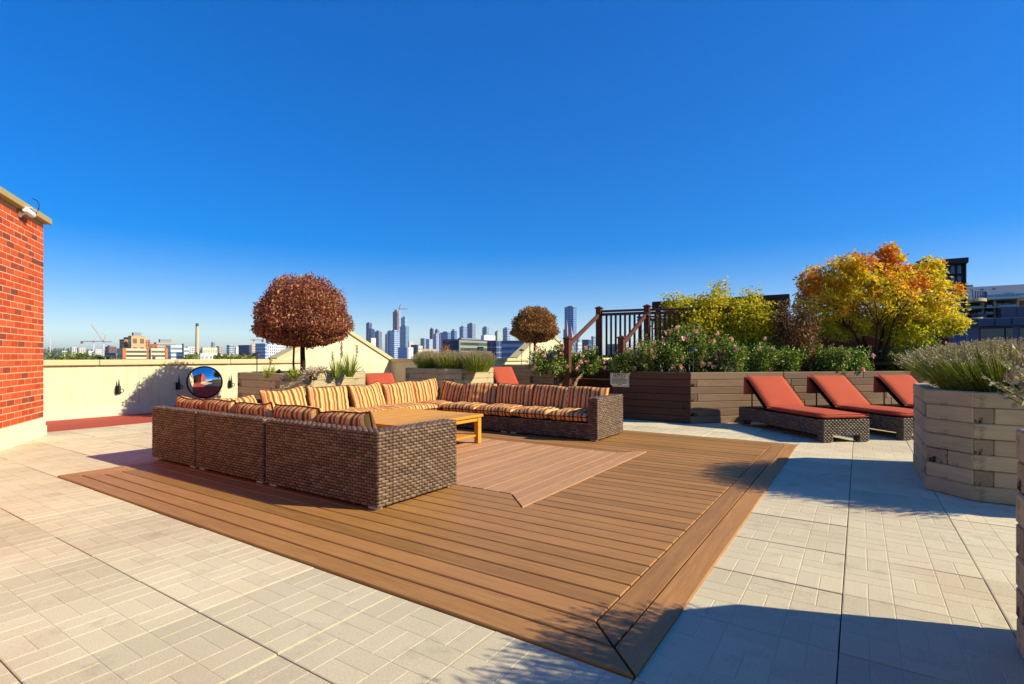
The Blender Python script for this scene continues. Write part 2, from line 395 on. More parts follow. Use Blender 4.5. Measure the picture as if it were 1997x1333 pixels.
# ---- deck
deck = MB().box(DA0+.02, DA1-.02, DB0+.02, DB1-.02, -.028, -.022).build('deck', M['wicker_core']); tag(deck, kind='structure')
def board(poly, mat, name='deck_board', top=.012):
    cx = sum(p[0] for p in poly)/len(poly); cy = sum(p[1] for p in poly)/len(poly)
    P = [Vector((p[0]-cx, p[1]-cy)) for p in poly]; n = len(P)
    def inset(d):
        o = []
        for i in range(n):
            e1 = (P[i]-P[i-1]).normalized(); e2 = (P[(i+1) % n]-P[i]).normalized()
            n1 = Vector((-e1.y, e1.x)); n2 = Vector((-e2.y, e2.x)); bis = (n1+n2)
            o.append(P[i] + bis * (d / max(.2, bis.dot(n1))))
        return o
    g = inset(.005); h = inset(.0095 if mat is M['deck'] else .0065); z = top + random.uniform(-.0012, .0012)
    vs = [(p.x,p.y,-.02) for p in g] + [(p.x,p.y,z-(.0045 if mat is M['deck'] else .0012)) for p in g] + [(p.x,p.y,z) for p in h]
    fs = [tuple(range(2*n, 3*n))]
    for i in range(n):
        k = (i+1) % n; fs += [(i, k, n+k, n+i), (n+i, n+k, 2*n+k, 2*n+i)]
    mb = MB(); mb.add(vs, fs); return mb.build(name, mat, deck, (cx, cy, 0))
NB = 42; p = (DB1-DB0)/NB
IA0, IA1 = -3.58-10*p, -3.58+10*p
for i in range(NB):
    y0 = DB0 + i*p; y1 = y0 + p
    k = min(i, NB-1-i)
    if k < 2:
        lo, hi = (k*p, (k+1)*p) if i < NB/2 else ((k+1)*p, k*p)
        board([(DA0+lo, y0), (DA1-lo, y0), (DA1-hi, y1), (DA0+hi, y1)], M['deck']); continue
    xl, xr = DA0+2*p, DA1-2*p
    if 11 <= i <= 30:
        board([(xl, y0), (IA0, y0), (IA0, y1), (xl, y1)], M['deck']); board([(IA1, y0), (xr, y0), (xr, y1), (IA1, y1)], M['deck'])
        kk = min(i-11, 30-i)
        if kk < 2:
            lo, hi = (kk*p, (kk+1)*p) if i < NB/2 else ((kk+1)*p, kk*p)
            board([(IA0+lo, y0), (IA1-lo, y0), (IA1-hi, y1), (IA0+hi, y1)], M['deck'])
    else:
        board([(xl, y0), (xr, y0), (xr, y1), (xl, y1)], M['deck'])
for k in range(2):
    for s in (0, 1):
        x0, x1 = (DA0+k*p, DA0+(k+1)*p) if s == 0 else (DA1-(k+1)*p, DA1-k*p)
        l, r = (k*p, (k+1)*p) if s == 0 else ((k+1)*p, k*p)
        board([(x0, DB0+l), (x1, DB0+r), (x1, DB1-r), (x0, DB1-l)], M['deck_y'])
IB0, IB1 = DB0+11*p, DB0+31*p
for i in range(20):
    x0 = IA0 + i*p; x1 = x0 + p; k = min(i, 19-i)
    if k < 2:
        l, r = (k*p, (k+1)*p) if i < 10 else ((k+1)*p, k*p)
        board([(x0, IB0+l), (x1, IB0+r), (x1, IB1-r), (x0, IB1-l)], M['inlay'], 'inlay_board', .0135)
    else:
        board([(x0, IB0+2*p), (x1, IB0+2*p), (x1, IB1-2*p), (x0, IB1-2*p)], M['inlay'], 'inlay_board', .0135)

M['joint_line'] = plain('stucco_joint', '#a39c78', .9, .1)
# ---- parapet walls with two gables
WT = 1.0; CT = 1.105
def wall_prism(poly, x0, x1):      # poly in (y,z), counter-clockwise seen from +x
    n = len(poly); m = MB()
    m.add([(x1, q[0], q[1]) for q in poly] + [(x0, q[0], q[1]) for q in poly],
          [tuple(range(n)), tuple(range(2*n-1, n-1, -1))] + [(i, n+i, n+(i+1) % n, (i+1) % n) for i in range(n)])
    return m
def sloped_coping(y0, z0, y1, z1, x0, x1, t=.1, parent=None):
    d = Vector((y1-y0, z1-z0)).normalized(); nn = Vector((-d.y, d.x)) * t
    if nn.y < 0: nn = -nn
    poly = [(y0, z0), (y1, z1), (y1+nn.x, z1+nn.y), (y0+nn.x, z0+nn.y)]
    if (y1-y0) < 0: poly = poly[::-1]
    return wall_prism(poly, x0, x1).build('coping', M['coping'], parent)
def gable_wall(X, ys, ye, yf, pk, yr, zp, label):
    t = thing('parapet_wall', label, 'wall', (0, 0, 0), 0, 'stucco parapet walls')
    MB().box(X-.25, X, ys, ye, -.03, WT).build('stucco_face', M['stucco'], t)
    sl = (zp - CT) / (pk - yf); sr = (zp - CT)/(yr - pk)
    wall_prism([(yf+.08, WT-.15), (yr-.05, WT-.15), (yr-.05, CT-.05), (pk, zp-.06), (yf+.08, CT-.03)], X-.3, X+.004).build('gable', M['stucco'], t)
    sloped_coping(yf, CT-.06, pk, zp-.06, X-.36, X+.045, .1, t); sloped_coping(pk, zp-.06, yr, CT-.08, X-.36, X+.05, .1, t)
    nseg = int((ye-ys)/2.4); st = (ye-ys)/nseg
    for i in range(nseg):
        c0, c1 = ys+i*st, ys+(i+1)*st
        if c0 < yr and c1 > pk:
            if c0 < yf+.8: MB().bbox(X-.31, X+.06, c0, yf+.8, WT, CT-.004, .008).build('coping', M['coping'], t)
            if c1 > yr: MB().bbox(X-.31, X+.06, yr-.05, c1, WT, CT-.006, .008).build('coping', M['coping'], t)
            continue
        if yf+.8 < c1 <= pk: c1 = max(c0+.1, yf+.8)
        if c0 < yf+.8 or c0 > yr-.05: MB().bbox(X-.31, X+.06, c0+.004, c1-.004, WT, CT, .008).build('coping', M['coping'], t)
    for k in range(int((ye-ys)/3.05)): MB().box(X, X+.0025, ys+1.6+k*3.05, ys+1.607+k*3.05, .172, WT-.001).build('control_joint', M['joint_line'], t)
    MB().bbox(X-.02, X+.035, ys, ye, .004, .17, .006).build('base_flashing', M['flashing'], t)
    return t
wl = gable_wall(-12.18, -6, 11.62, y_on_x(541, -12.18), y_on_x(664, -12.18), y_on_x(764, -12.18)-.02, zrow(636, 15.0), 'long cream stucco parapet with gable behind the larger ball tree')
t = thing('parapet_wall', 'short shaded olive stucco return wall behind the back red lounger', 'wall', group='stucco parapet walls')
MB().box(-12.178, -11.0, 11.62, 11.87, -.03, WT).build('stucco_face', M['stucco'], t)
MB().bbox(-12.115, -10.94, 11.56, 11.92, WT, CT-.002, .008).build('coping', M['coping'], t)
w3 = gable_wall(-11.0, 11.872, 27, y_on_x(1009, -11.0), y_on_x(1066, -11.0), y_on_x(1125, -11.0), zrow(643, 22.3), 'far cream stucco parapet with gable behind the smaller ball tree')

# ---- brick building on the left
C0 = Vector((-10.02, 2.68)); BD = Vector((.852, -.523)).normalized(); BN = Vector((-BD.y, BD.x))
BA = math.atan2(BD.y, BD.x)
bb = thing('brick_building', 'red brick rooftop block with tan cap at the left edge', 'building', (C0.x, C0.y, 0), BA)
# local: x along the visible face towards the camera, y outward (towards the terrace)
MB().box(.004, 7.5, -5.5, -.004, -.03, 3.11).build('mortar_wall', M['mortar'], bb)
BH = .0845; BL = .222; gap = .013
def brick_me(L):
    m = MB(); m.bbox(-L/2, L/2, -.05, 0, -(BH-gap)/2, (BH-gap)/2, .004); me = m.mesh('brick'); me.materials.append(M['brick']); return me
full = brick_me(BL-gap); half = brick_me(BL/2-gap)
rest = MB(); z = .275; row = 0
while z + BH < 3.12:
    s = 0.0; first = True
    while s < 7.4:
        L = BL/2 if (first and row % 2) else BL; first = False
        if s < 1.72: link('brick', half if L < BL else full, None, bb, (s+L/2, random.uniform(-.0015, .0015), z+BH/2))
        else: rest.box(s+gap/2, s+L-gap/2, -.05, 0, z+gap/2, z+BH-gap/2)
        s += L
    s = 0.0; first = True
    while s < 5.4:          # the far face, seen in the mirror
        L = BL/2 if (first and row % 2 == 0) else BL; first = False
        rest.box(0, .05, -s-L+gap/2, -s-gap/2 - (.052 if s == 0 else 0), z+gap/2, z+BH-gap/2); s += L
    z += BH; row += 1
tag(rest.build('outlying_bricks', plain('red_brick_far', '#b84a24', .85, .15, .2, 5), bb), kind='stuff')
MB().bbox(-.03, 7.6, -5.6, .09, 3.115, 3.205, .008).build('roof_cap', M['roof_cap'], bb)
MB().bbox(-.03, 7.5, -5.5, .03, .0, .15, .006).build('skirting', M['flashing'], bb)
MB().bbox(-.018, 7.5, -5.5, .018, .15, .272, .006).build('skirting', M['flashing'], bb)
def brick_s(px):
    best = min((abs(column(C0.x+BD.x*s, C0.y+BD.y*s) - px), s) for s in [i*.01 for i in range(250)]); return best[1]
sc = brick_s(40); pc = C0 + BD*sc; Yc = depth(pc.x, pc.y); zc = zrow(418, Yc)
cc = thing('security_camera', 'white bullet security camera under the brick block cap', 'camera', (pc.x, pc.y, zc), BA)
MB().lathe([(0.001,0),(.045,0),(.045,.02),(.03,.03),(.001,.03)], 18, (0,0,0), Matrix.Rotation(R(-90), 4, 'X')).build('mount_plate', M['white_plastic'], cc, (.05, 0, 0))
MB().tube([(.05,.03,0),(.05,.06,.01),(.03,.085,.03)], .014, 10).build('bracket', M['white_plastic'], cc)
body = MB().tube([(.14,.09,.05),(.12,.09,.048),(-.06,.10,.025),(-.085,.10,.022)], [.03,.042,.042,.036], 14).build('housing', M['white_plastic'], cc)
MB().tube([(-.0855,.1,.0217),(-.09,.1,.021)], .024, 14).build('lens', M['black_plastic'], body)
MB().bbox(-.11,.12,.05,.15,.075,.083,.003).build('sun_shield', M['white_plastic'], body)
tag(MB().tube([C_ for C_ in [Vector((C0.x+BD.x*(sc-.12)+BN.x*o, C0.y+BD.y*(sc-.12)+BN.y*o, zz)) for o, zz in ((.08,zc+.0),(.12,zc+.05),(.15,zc+.12),(.16,zc+.19),(.13,zc+.24),(.08,zc+.26))]], .006, 6).build('camera_cable', M['black_plastic']), 'black cable looping over the tan cap above the security camera', 'cable')

# ================================================================== SOFAS, CUSHIONS, TABLE
def weave(O, U, V, N, cu=.064, cv=.0245, mat=None, parent=None, name='woven_panel'):
    """rectangle of woven strands: O corner, U and V edge vectors, N outward normal"""
    O, U, V, N = Vector(O), Vector(U), Vector(V), Vector(N); lu, lv = U.length, V.length; u, v = U/lu, V/lv
    nv = max(1, round(lv/cv)); cv = lv/nv; nu = max(1, round(lu/cu)); cu = lu/nu
    prof_u = [(-.5, -.0055), (-.38, .002), (0, .0058), (.38, .002), (.5, -.0055)]
    prof_v = [(-.44, -.004), (-.22, .0), (.22, .0), (.44, -.004)]
    cen = []
    for j in range(nv):
        off = .5 if j % 2 else 0
        for i in range(-1, nu+1):
            c0 = (i + off); 
            if c0 < -.01 or c0 + 1 > nu + .01:
                if not off: continue
                c0c, wd = (.25, .5) if c0 < 0 else (nu-.25, .5)
                if not (-.6 < c0 < nu): continue
            else: c0c, wd = c0 + .5, 1.0
            cen.append((c0c*cu, (j+.5)*cv, wd*cu*.99))
    cen = np.array(cen); K = len(cen); nu_, nv_ = len(prof_u), len(prof_v)
    pu = np.array(prof_u); pv = np.array(prof_v)
    jit = RNG.uniform(-1, 1, (K, 3))
    uu = cen[:, None, None, 0] + pu[None, :, None, 0]*cen[:, None, None, 2]
    vv = cen[:, None, None, 1] + pv[None, None, :, 0]*cv + jit[:, None, None, 0]*.0005
    hh = pu[None, :, None, 1] + pv[None, None, :, 1] + jit[:, None, None, 1]*.0006
    uu, vv, hh = np.broadcast_arrays(uu, vv, hh)
    On, un, vn, nn = (np.array(x) for x in (O, u, v, N))
    P = On + uu[..., None]*un + vv[..., None]*vn + hh[..., None]*nn
    P = P.reshape(K, nu_*nv_, 3)
    idx = []
    flip = np.dot(np.cross(un, vn), nn) < 0
    for a in range(nu_-1):
        for b in range(nv_-1):
            q = [a*nv_+b, (a+1)*nv_+b, (a+1)*nv_+b+1, a*nv_+b+1]; idx.append(q[::-1] if flip else q)
    idx = np.array(idx); nf = len(idx)
    faces = (np.arange(K)[:, None, None]*nu_*nv_ + idx[None]).reshape(-1)
    me = bpy.data.meshes.new(name); me.vertices.add(K*nu_*nv_); me.vertices.foreach_set('co', P.reshape(-1).astype(np.float32))
    me.loops.add(K*nf*4); me.loops.foreach_set('vertex_index', faces.astype(np.int32))
    me.polygons.add(K*nf); me.polygons.foreach_set('loop_start', np.arange(0, K*nf*4, 4, dtype=np.int32)); me.polygons.foreach_set('loop_total', np.full(K*nf, 4, dtype=np.int32))
    me.polygons.foreach_set('use_smooth', np.ones(K*nf, dtype=bool)); me.update(calc_edges=True)
    return link(name, me, mat, parent)
def woven_box(parent, x0, x1, y0, y1, z0, z1, faces, mat, core=True, names=None, cu=.064, cv=.0245):
    if core: MB().box(x0+.004, x1-.004, y0+.004, y1-.004, z0+.004, z1-.004).build('frame', M['wicker_core'], parent)
    W, D_, Hh = x1-x0, y1-y0, z1-z0
    for f in faces:
        nm = 'woven_' + {'-y': 'back', '+y': 'front', '-x': 'side', '+x': 'side', '+z': 'top'}[f]
        if f == '-y': weave((x0,y0,z0), (W,0,0), (0,0,Hh), (0,-1,0), cu, cv, mat, parent, nm)
        if f == '+y': weave((x1,y1,z0), (-W,0,0), (0,0,Hh), (0,1,0), cu, cv, mat, parent, nm)
        if f == '-x': weave((x0,y1,z0), (0,-D_,0), (0,0,Hh), (-1,0,0), cu, cv, mat, parent, nm)
        if f == '+x': weave((x1,y0,z0), (0,D_,0), (0,0,Hh), (1,0,0), cu, cv, mat, parent, nm)
        if f == '+z':
            if W > D_: weave((x0,y0,z1), (W,0,0), (0,D_,0), (0,0,1), cu, cv, mat, parent, nm)
            else: weave((x1,y0,z1), (0,D_,0), (-W,0,0), (0,0,1), cu, cv, mat, parent, nm)
DEP, BT, SH, TOP = .92, .15, .25, .60
def sofa(label, loc, rz, W, arm_r=False, arm_l=False, corner_l=False, corner_r=False):
    """local x width, y from back (0) to front"""
    t = thing('wicker_sofa', label, 'sofa', loc, rz, 'brown wicker sofa sections around the table')
    wm = M['wicker']; z0 = .035
    xl = BT if (arm_l or corner_l) else 0; xr = W - (BT if (arm_r or corner_r) else 0)
    woven_box(t, 0, W, 0, BT, z0, TOP, ['-y', '+z', '+y'] + (['-x'] if not False else []) + ['+x'], wm)
    woven_box(t, xl+.001, xr-.001, BT+.001, DEP-.02, z0, SH, ['+y'] + ([] if (arm_l or corner_l) else ['-x']) + ([] if (arm_r or corner_r) else ['+x']), wm)
    for flag, x0, x1, f in ((arm_l or corner_l, 0, BT, '-x'), (arm_r or corner_r, W-BT, W, '+x')):
        if flag: woven_box(t, x0, x1, BT+.001, DEP, z0, TOP, [f, '+z', '+y', '+x' if f == '-x' else '-x'], wm)
    for x in (.03, W-.13):
        for y in (.015, DEP-.09): MB().bbox(x, x+.10, y, y+.06, .0125, .036, .004).build('foot', M['foot'], t)
    return t
# near run, backs towards the camera
g_ = .012
NBK = 2.725
sofa('near wicker sofa section with the broad sunlit end arm', (-4.440, NBK, 0), R(0), 1.45, arm_r=True)
sofa('middle wicker sofa section of the near row, seen from behind', (-5.672, NBK, 0), 0, 1.19)
sofa('leftmost wicker corner sofa section beside the red roof strip', (-6.66, NBK, 0), 0, .96, corner_l=True)
# left run, backs to the parapet (local y points to +x): rotation -90 deg -> local x = -y world
for k, (y1, W, lab) in enumerate(((5.11, 1.45, 'wicker sofa section on the parapet side nearer the camera'), (6.575, 1.45, 'wicker sofa section on the parapet side next to the far corner'))):
    sofa(lab, (-6.66, y1, 0), R(-90), W)
# far run, fronts towards the camera: rotation 180 deg
FBK = 7.50
sofa('wicker corner sofa section at the far left of the seating', (-5.70, FBK, 0), R(180), .96, corner_r=True)
sofa('middle wicker sofa section of the far row facing the camera', (-4.432, FBK, 0), R(180), 1.25)
sofa('far right wicker sofa section with the sunlit end arm by the brown planter', (-2.95, FBK, 0), R(180), 1.47, arm_l=True)

def cushion_mesh(W, Hh, T, seed, nx=22, ny=14, plump=.5, edge=.3, sag=.0):
    """pillow: x width, y height, z thickness, with wrinkles"""
    r = random.Random(seed); ph = [r.uniform(0, 6.28) for _ in range(8)]
    def sheet(sgn):
        g = []
        for i in range(nx+1):
            for j in range(ny+1):
                u = -math.cos(math.pi*i/nx); v = -math.cos(math.pi*j/ny)
                u = .5*u + .5*(2*i/nx-1); v = .5*v + .5*(2*j/ny-1)
                prof = max(0, (1-abs(u)**3.2)*(1-abs(v)**3.2))**plump
                z = sgn*T/2*(edge*(1-max(abs(u), abs(v))**14) + (1-edge)*prof)
                wr = .006*math.sin(7*u+ph[0]+2*v)*math.sin(5*v+ph[1]) + .005*math.sin(11*v+ph[2]+4*u*v) + .003*math.sin(17*u+ph[3])
                wr += .006*math.exp(-((abs(u)-.85)**2)/.02)*math.sin(14*v+ph[4])
                z += wr*prof*sgn
                pin = 1 - .035*(1-abs(v)**2)*(abs(u)**3) ; pin2 = 1 - .05*(1-abs(u)**2)*(abs(v)**3)
                x = W/2*u*pin; y = Hh/2*v*pin2 + sag*(u*u-.4)*Hh*(.5+.5*v) + .012*math.sin(3*u+ph[5])*(v+1)/2
                g.append((x, y, z))
        return g
    m = MB(); A = sheet(1); B = sheet(-1)
    ids = lambda i, j: i*(ny+1)+j
    m.add(A, [(ids(i,j), ids(i+1,j), ids(i+1,j+1), ids(i,j+1)) for i in range(nx) for j in range(ny)], True)
    m.add(B, [(ids(i,j+1), ids(i+1,j+1), ids(i+1,j), ids(i,j)) for i in range(nx) for j in range(ny)], True)
    rim = [A[ids(i,0)] for i in range(nx)] + [A[ids(nx,j)] for j in range(ny)] + [A[ids(i,ny)] for i in range(nx,0,-1)] + [A[ids(0,j)] for j in range(ny,0,-1)]
    rim = [Vector(q) for q in rim]
    return m, rim
SEED = [0]
def cushion(kind, label, loc, rot, W, Hh, T, group, plump=.45, sag=.02):
    SEED[0] += 1
    m, rim = cushion_mesh(W, Hh, T, SEED[0]*13+5, plump=plump, sag=sag)
    t = thing(kind, label, 'cushion', loc, 0, group); t.rotation_euler = rot
    m.build('cover', M['stripes'], t)
    MB().tube(rim + [rim[0]], .007, 6, False).build('piping', M['piping'], t)
    return t
# back cushion pose: leaning; base orientation local x = along sofa, local y = up, local z = facing
def pose(facing, lean, roll=0.0):
    # facing: world angle (radians) of the outward normal
    q = Matrix.Rotation(facing + math.pi/2, 4, 'Z') @ Matrix.Rotation(R(90) - lean, 4, 'X') @ Matrix.Rotation(roll, 4, 'Z')
    return q.to_euler()
SEAT = .40; BC = 'striped back cushions on the wicker sofas'; SC = 'striped seat cushions on the wicker sofas'
# near run (backs to camera, facing +y)
near = [(-6.22, .60), (-5.62, .62), (-4.98, .64), (-4.30, .66), (-3.64, .70)]
nl = ['leftmost striped back cushion of the near row, peeking over the wicker', 'second striped back cushion from the left of the near row', 'third striped back cushion of the near row, above the middle gap', 'fourth striped back cushion of the near row, left of the end one', 'striped back cushion of the near row closest to the camera, by the table']
for (x, w), lab in zip(near, nl):
    cushion('back_cushion', lab, (x, NBK+BT+.11, SEAT+.115+random.uniform(-.01,.01)), pose(R(90), R(14), R(random.uniform(-6,6))), w*.98, .40, .20, BC)
# left run (facing +x)
left = [(3.55, .62), (4.20, .62), (4.88, .66), (5.60, .66), (6.28, .64)]
ll = ['slumped striped back cushion in the near left sofa corner', 'striped back cushion of the parapet row, first upright one from the left', 'striped back cushion of the parapet row below the large planter', 'striped back cushion of the parapet row left of the red lounger', 'striped back cushion of the parapet row next to the far corner pair']
for k, ((y, w), lab) in enumerate(zip(left, ll)):
    cushion('back_cushion', lab, (-6.66+BT+.12, y, SEAT+.125-(.05 if k == 0 else 0)), pose(R(random.uniform(-6,6)), R((16 if k else 38)+random.uniform(-4,5)), R(random.uniform(-5,5))), w, .44, .19, BC)
cushion('back_cushion', 'striped back cushion of the parapet row standing in the far corner', (-6.36, 6.86, SEAT+.14), pose(R(-10), R(14), R(2)), .60, .45, .19, BC)
# far run (facing -y)
far = [(-5.98, .60, 7.20), (-5.36, .60, 7.16), (-4.68, .70, 7.19), (-3.98, .68, 7.19), (-3.40, .66, 7.19)]
fl = ['striped back cushion of the far row nearest the corner', 'striped back cushion of the far row, tipped, second from the corner', 'striped back cushion at the middle of the far row', 'striped back cushion of the far row, second from the end arm', 'striped back cushion of the far row beside the sunlit end arm']
for k, ((x, w, y), lab) in enumerate(zip(far, fl)):
    cushion('back_cushion', lab, (x, y, SEAT+.12), pose(R(-90 + (14 if k == 1 else 0)), R((16 if k != 1 else 24)+random.uniform(-4,5)), R(random.uniform(-5,5))), w*1.06, .405, .19, BC)
def seat_cushion(label, x0, x1, y0, y1, along):
    W = (x1-x0) if along == 'x' else (y1-y0); D_ = (y1-y0) if along == 'x' else (x1-x0)
    rz = {'x': 0, 'y': R(90)}[along]
    cushion('seat_cushion', label, ((x0+x1)/2, (y0+y1)/2, .328), (0, 0, rz), W, D_, .155, SC, .22, 0)
fy0, fy1 = FBK-DEP-.02, FBK-BT-.01
for (x0, x1), lab in zip([(-5.72,-5.04),(-5.03,-4.34),(-4.33,-3.72),(-3.71,-3.115)], ['striped seat cushion of the far row nearest the corner', 'striped seat cushion of the far row, second from the corner', 'striped seat cushion of the far row, second from the end arm', 'striped seat cushion of the far row against the end arm']):
    seat_cushion(lab, x0, x1, fy0, fy1, 'x')
for (y0, y1), lab in zip([(3.67,4.63),(4.64,5.6),(5.61,6.56)], ['striped seat cushion of the parapet row nearest the camera', 'middle striped seat cushion of the parapet row', 'striped seat cushion of the parapet row next to the far corner']):
    seat_cushion(lab, -6.5, -5.74, y0, y1, 'y')
seat_cushion('square striped seat cushion in the far sofa corner', -6.5, -5.74, fy0+.03, fy1, 'x')
for (x0, x1), lab in zip([(-6.49,-5.70),(-5.68,-4.48),(-4.45,-3.15)], ['striped seat cushion in the near left corner, mostly hidden', 'striped seat cushion in the middle of the near row, mostly hidden', 'striped seat cushion at the right end of the near row, mostly hidden']):
    seat_cushion(lab, x0, x1, NBK+BT+.01, NBK+DEP+.01, 'x')

# ---- coffee table
tb = thing('coffee_table', 'square golden wood coffee table with lower shelf between the sofas', 'table', (-4.95, 4.93, .0135))
tw, td, th = .75, .75, .385
n_pl = 6; pw = 2*tw/n_pl
for i in range(n_pl): MB().bbox(-tw+i*pw+.0015, -tw+(i+1)*pw-.0015, -td, td, th-.035, th+random.uniform(-.0006,.0006), .003).build('top_plank', M['table_wood'], tb)
for sx in (-1, 1):
    for sy in (-1, 1): MB().bbox(min(sx*(tw-.02), sx*(tw-.09)), max(sx*(tw-.02), sx*(tw-.09)), min(sy*(td-.02), sy*(td-.09)), max(sy*(td-.02), sy*(td-.09)), 0, th-.036, .004).build('leg', M['table_wood'], tb)
for s in (-1, 1):
    MB().bbox(min(s*(tw-.03), s*(tw-.055)), max(s*(tw-.03), s*(tw-.055)), -td+.091, td-.091, th-.09, th-.037, .003).build('apron', M['table_wood'], tb)
    MB().bbox(-tw+.091, tw-.091, min(s*(td-.03), s*(td-.055)), max(s*(td-.03), s*(td-.055)), th-.09, th-.037, .003).build('apron', M['table_wood'], tb)
for i in range(n_pl): MB().bbox(-tw+.05+i*(pw-.017)+.002, -tw+.05+(i+1)*(pw-.017)-.002, -td+.05, td-.05, .09, .115, .003).build('shelf_slat', M['table_wood'], tb)

# ================================================================== LOUNGERS
def slab_between(p0, p1, w0, w1, th, n=10, puff=.012, seed=0):
    """upholstered slab: centre line p0->p1 in the (y,z) plane, x from w0 to w1, rounded edges"""
    d = Vector((p1[0]-p0[0], p1[1]-p0[1])); L = d.length; d /= L; nn = Vector((-d.y, d.x))
    m = MB(); nx, ny = 12, 16; rr = random.Random(seed); ph = rr.uniform(0, 6)
    for sgn in (1, -1):
        vs = []
        for i in range(nx+1):
            for j in range(ny+1):
                u = 2*i/nx-1; v = 2*j/ny-1
                u = math.copysign(abs(u)**.7, u); v = math.copysign(abs(v)**.7, v)
                k = max(0, (1-abs(u)**8)*(1-abs(v)**10))**.5
                h = sgn*(th/2*k + puff*.5*k*(1-u*u)*(1-v*v)) + .003*k*math.sin(5*v+ph)*math.sin(3*u)
                a = (v+1)/2*L
                q = Vector(p0) + d*a + nn*(th/2 + h)
                vs.append(((w0+w1)/2 + (w1-w0)/2*u, q.x, q.y))
        fs = [(i*(ny+1)+j, (i+1)*(ny+1)+j, (i+1)*(ny+1)+j+1, i*(ny+1)+j+1) for i in range(nx) for j in range(ny)]
        m.add(vs, fs if sgn > 0 else [f[::-1] for f in fs], True)
    return m
LW, LL = .70, 1.98
def lounger(label, loc, rz, ang=40, arms=False):
    """local x width, y from foot (0) to head"""
    t = thing('sun_lounger', label, 'lounger', loc, rz, 'red cushioned wicker loungers')
    wm = M['wicker_dark']; z0, z1 = .10, .31
    MB().box(.006, LW-.006, .006, LL-.006, z0+.006, z1-.006).build('frame', M['wicker_core'], t)
    weave((0,0,z0), (LW,0,0), (0,0,z1-z0), (0,-1,0), .054, .0235, wm, t, 'woven_foot_end')
    weave((LW,LL,z0), (-LW,0,0), (0,0,z1-z0), (0,1,0), .054, .0235, wm, t, 'woven_head_end')
    weave((0,LL,z0), (0,-LL,0), (0,0,z1-z0), (-1,0,0), .054, .0235, wm, t, 'woven_side')
    weave((LW,0,z0), (0,LL,0), (0,0,z1-z0), (1,0,0), .054, .0235, wm, t, 'woven_side')
    weave((0,0,z1), (LW,0,0), (0,.12,0), (0,0,1), .054, .0235, wm, t, 'woven_top')
    for x in (0, LW-.15):
        for y in (0, LL-.12):
            leg = MB().box(x+.006, x+.144, y+.006, y+.114, .012, z0).build('leg', M['wicker_core'], t)
            weave((x,y,.012), (.15,0,0), (0,0,z0-.012), (0,-1,0), .054, .0235, wm, leg, 'woven_leg')
            weave((x,y+.12,.012), (0,-.12,0), (0,0,z0-.012), (-1,0,0), .054, .0235, wm, leg, 'woven_leg')
            weave((x+.15,y,.012), (0,.12,0), (0,0,z0-.012), (1,0,0), .054, .0235, wm, leg, 'woven_leg')
            MB().bbox(x+.02, x+.13, y+.02, y+.10, 0, .014, .003).build('foot', M['foot'], leg)
    py, pz = 1.24, z1; c, s = math.cos(R(ang)), math.sin(R(ang)); BL_ = .76
    # back frame
    Mx = Matrix.Translation((0, py, pz)) @ Matrix.Rotation(R(ang), 4, 'X')
    MB().bbox(.02, LW-.02, 0, BL_-.02, -.028, .0, .006, Mx).build('backrest', M['wicker_core'], t)
    for x in (.04, LW-.06): MB().tube([(x, py+.55*c, pz+.55*s-.03), (x, py+.42, z1-.02)], .011, 8).build('back_strut', M['black_metal'], t)
    cu = thing_part = slab_between((-.015, z1+.004), (py+.03, z1+.004), .015, LW-.015, .075, seed=3).build('seat_pad', M['red_fabric'], t)
    bp = slab_between((py-.005, pz+.012), (py+BL_*c, pz+BL_*s+.012), .015, LW-.015, .075, seed=5).build('back_pad', M['red_fabric'], t)
    # head flap folded over the top
    hy, hz = py+BL_*c, pz+BL_*s
    slab_between((hy+.10, hz-.27), (hy+.085, hz+.035), .02, LW-.02, .10, seed=6).build('head_flap', M['red_fabric'], t)
    for pts in ([(.02, -.01, z1+.07), (.02, py, z1+.07)], [(LW-.02, -.01, z1+.07), (LW-.02, py, z1+.07)], [(.02,-.016,z1+.07),(LW-.02,-.016,z1+.07)]):
        MB().tube(pts, .005, 6).build('piping', M['red_pipe'], cu)
    n_ = Vector((0, -s, c))*.078
    for x in (.02, LW-.02): MB().tube([Vector((x, py, pz+.012))+n_*.92, Vector((x, hy, hz+.012))+n_*.92], .005, 6).build('piping', M['red_pipe'], bp)
    return t
L0 = Vector((-.40, 8.215)); LA = R(42)
step = Vector((.745, .70))*1.2
for k, lab in enumerate(('red cushioned wicker lounger closest to the deck corner, fully in view', 'middle red wicker lounger, its foot hidden by the timber planter', 'rightmost red wicker lounger, only its backrest showing beside the lavender')):
    lounger(lab, (L0.x+step.x*k*1.02, L0.y+step.y*k*1.02, .0), LA + R((0, 1.5, -1)[k]))
lounger('red lounger behind the sofas between the two pale planters, only its back showing', (-7.95, 7.36, 0), R(61), 34)
lounger('red lounger in front of the far dark planter, seat and back showing', (-7.5, 11.5, 0), R(57), 43)

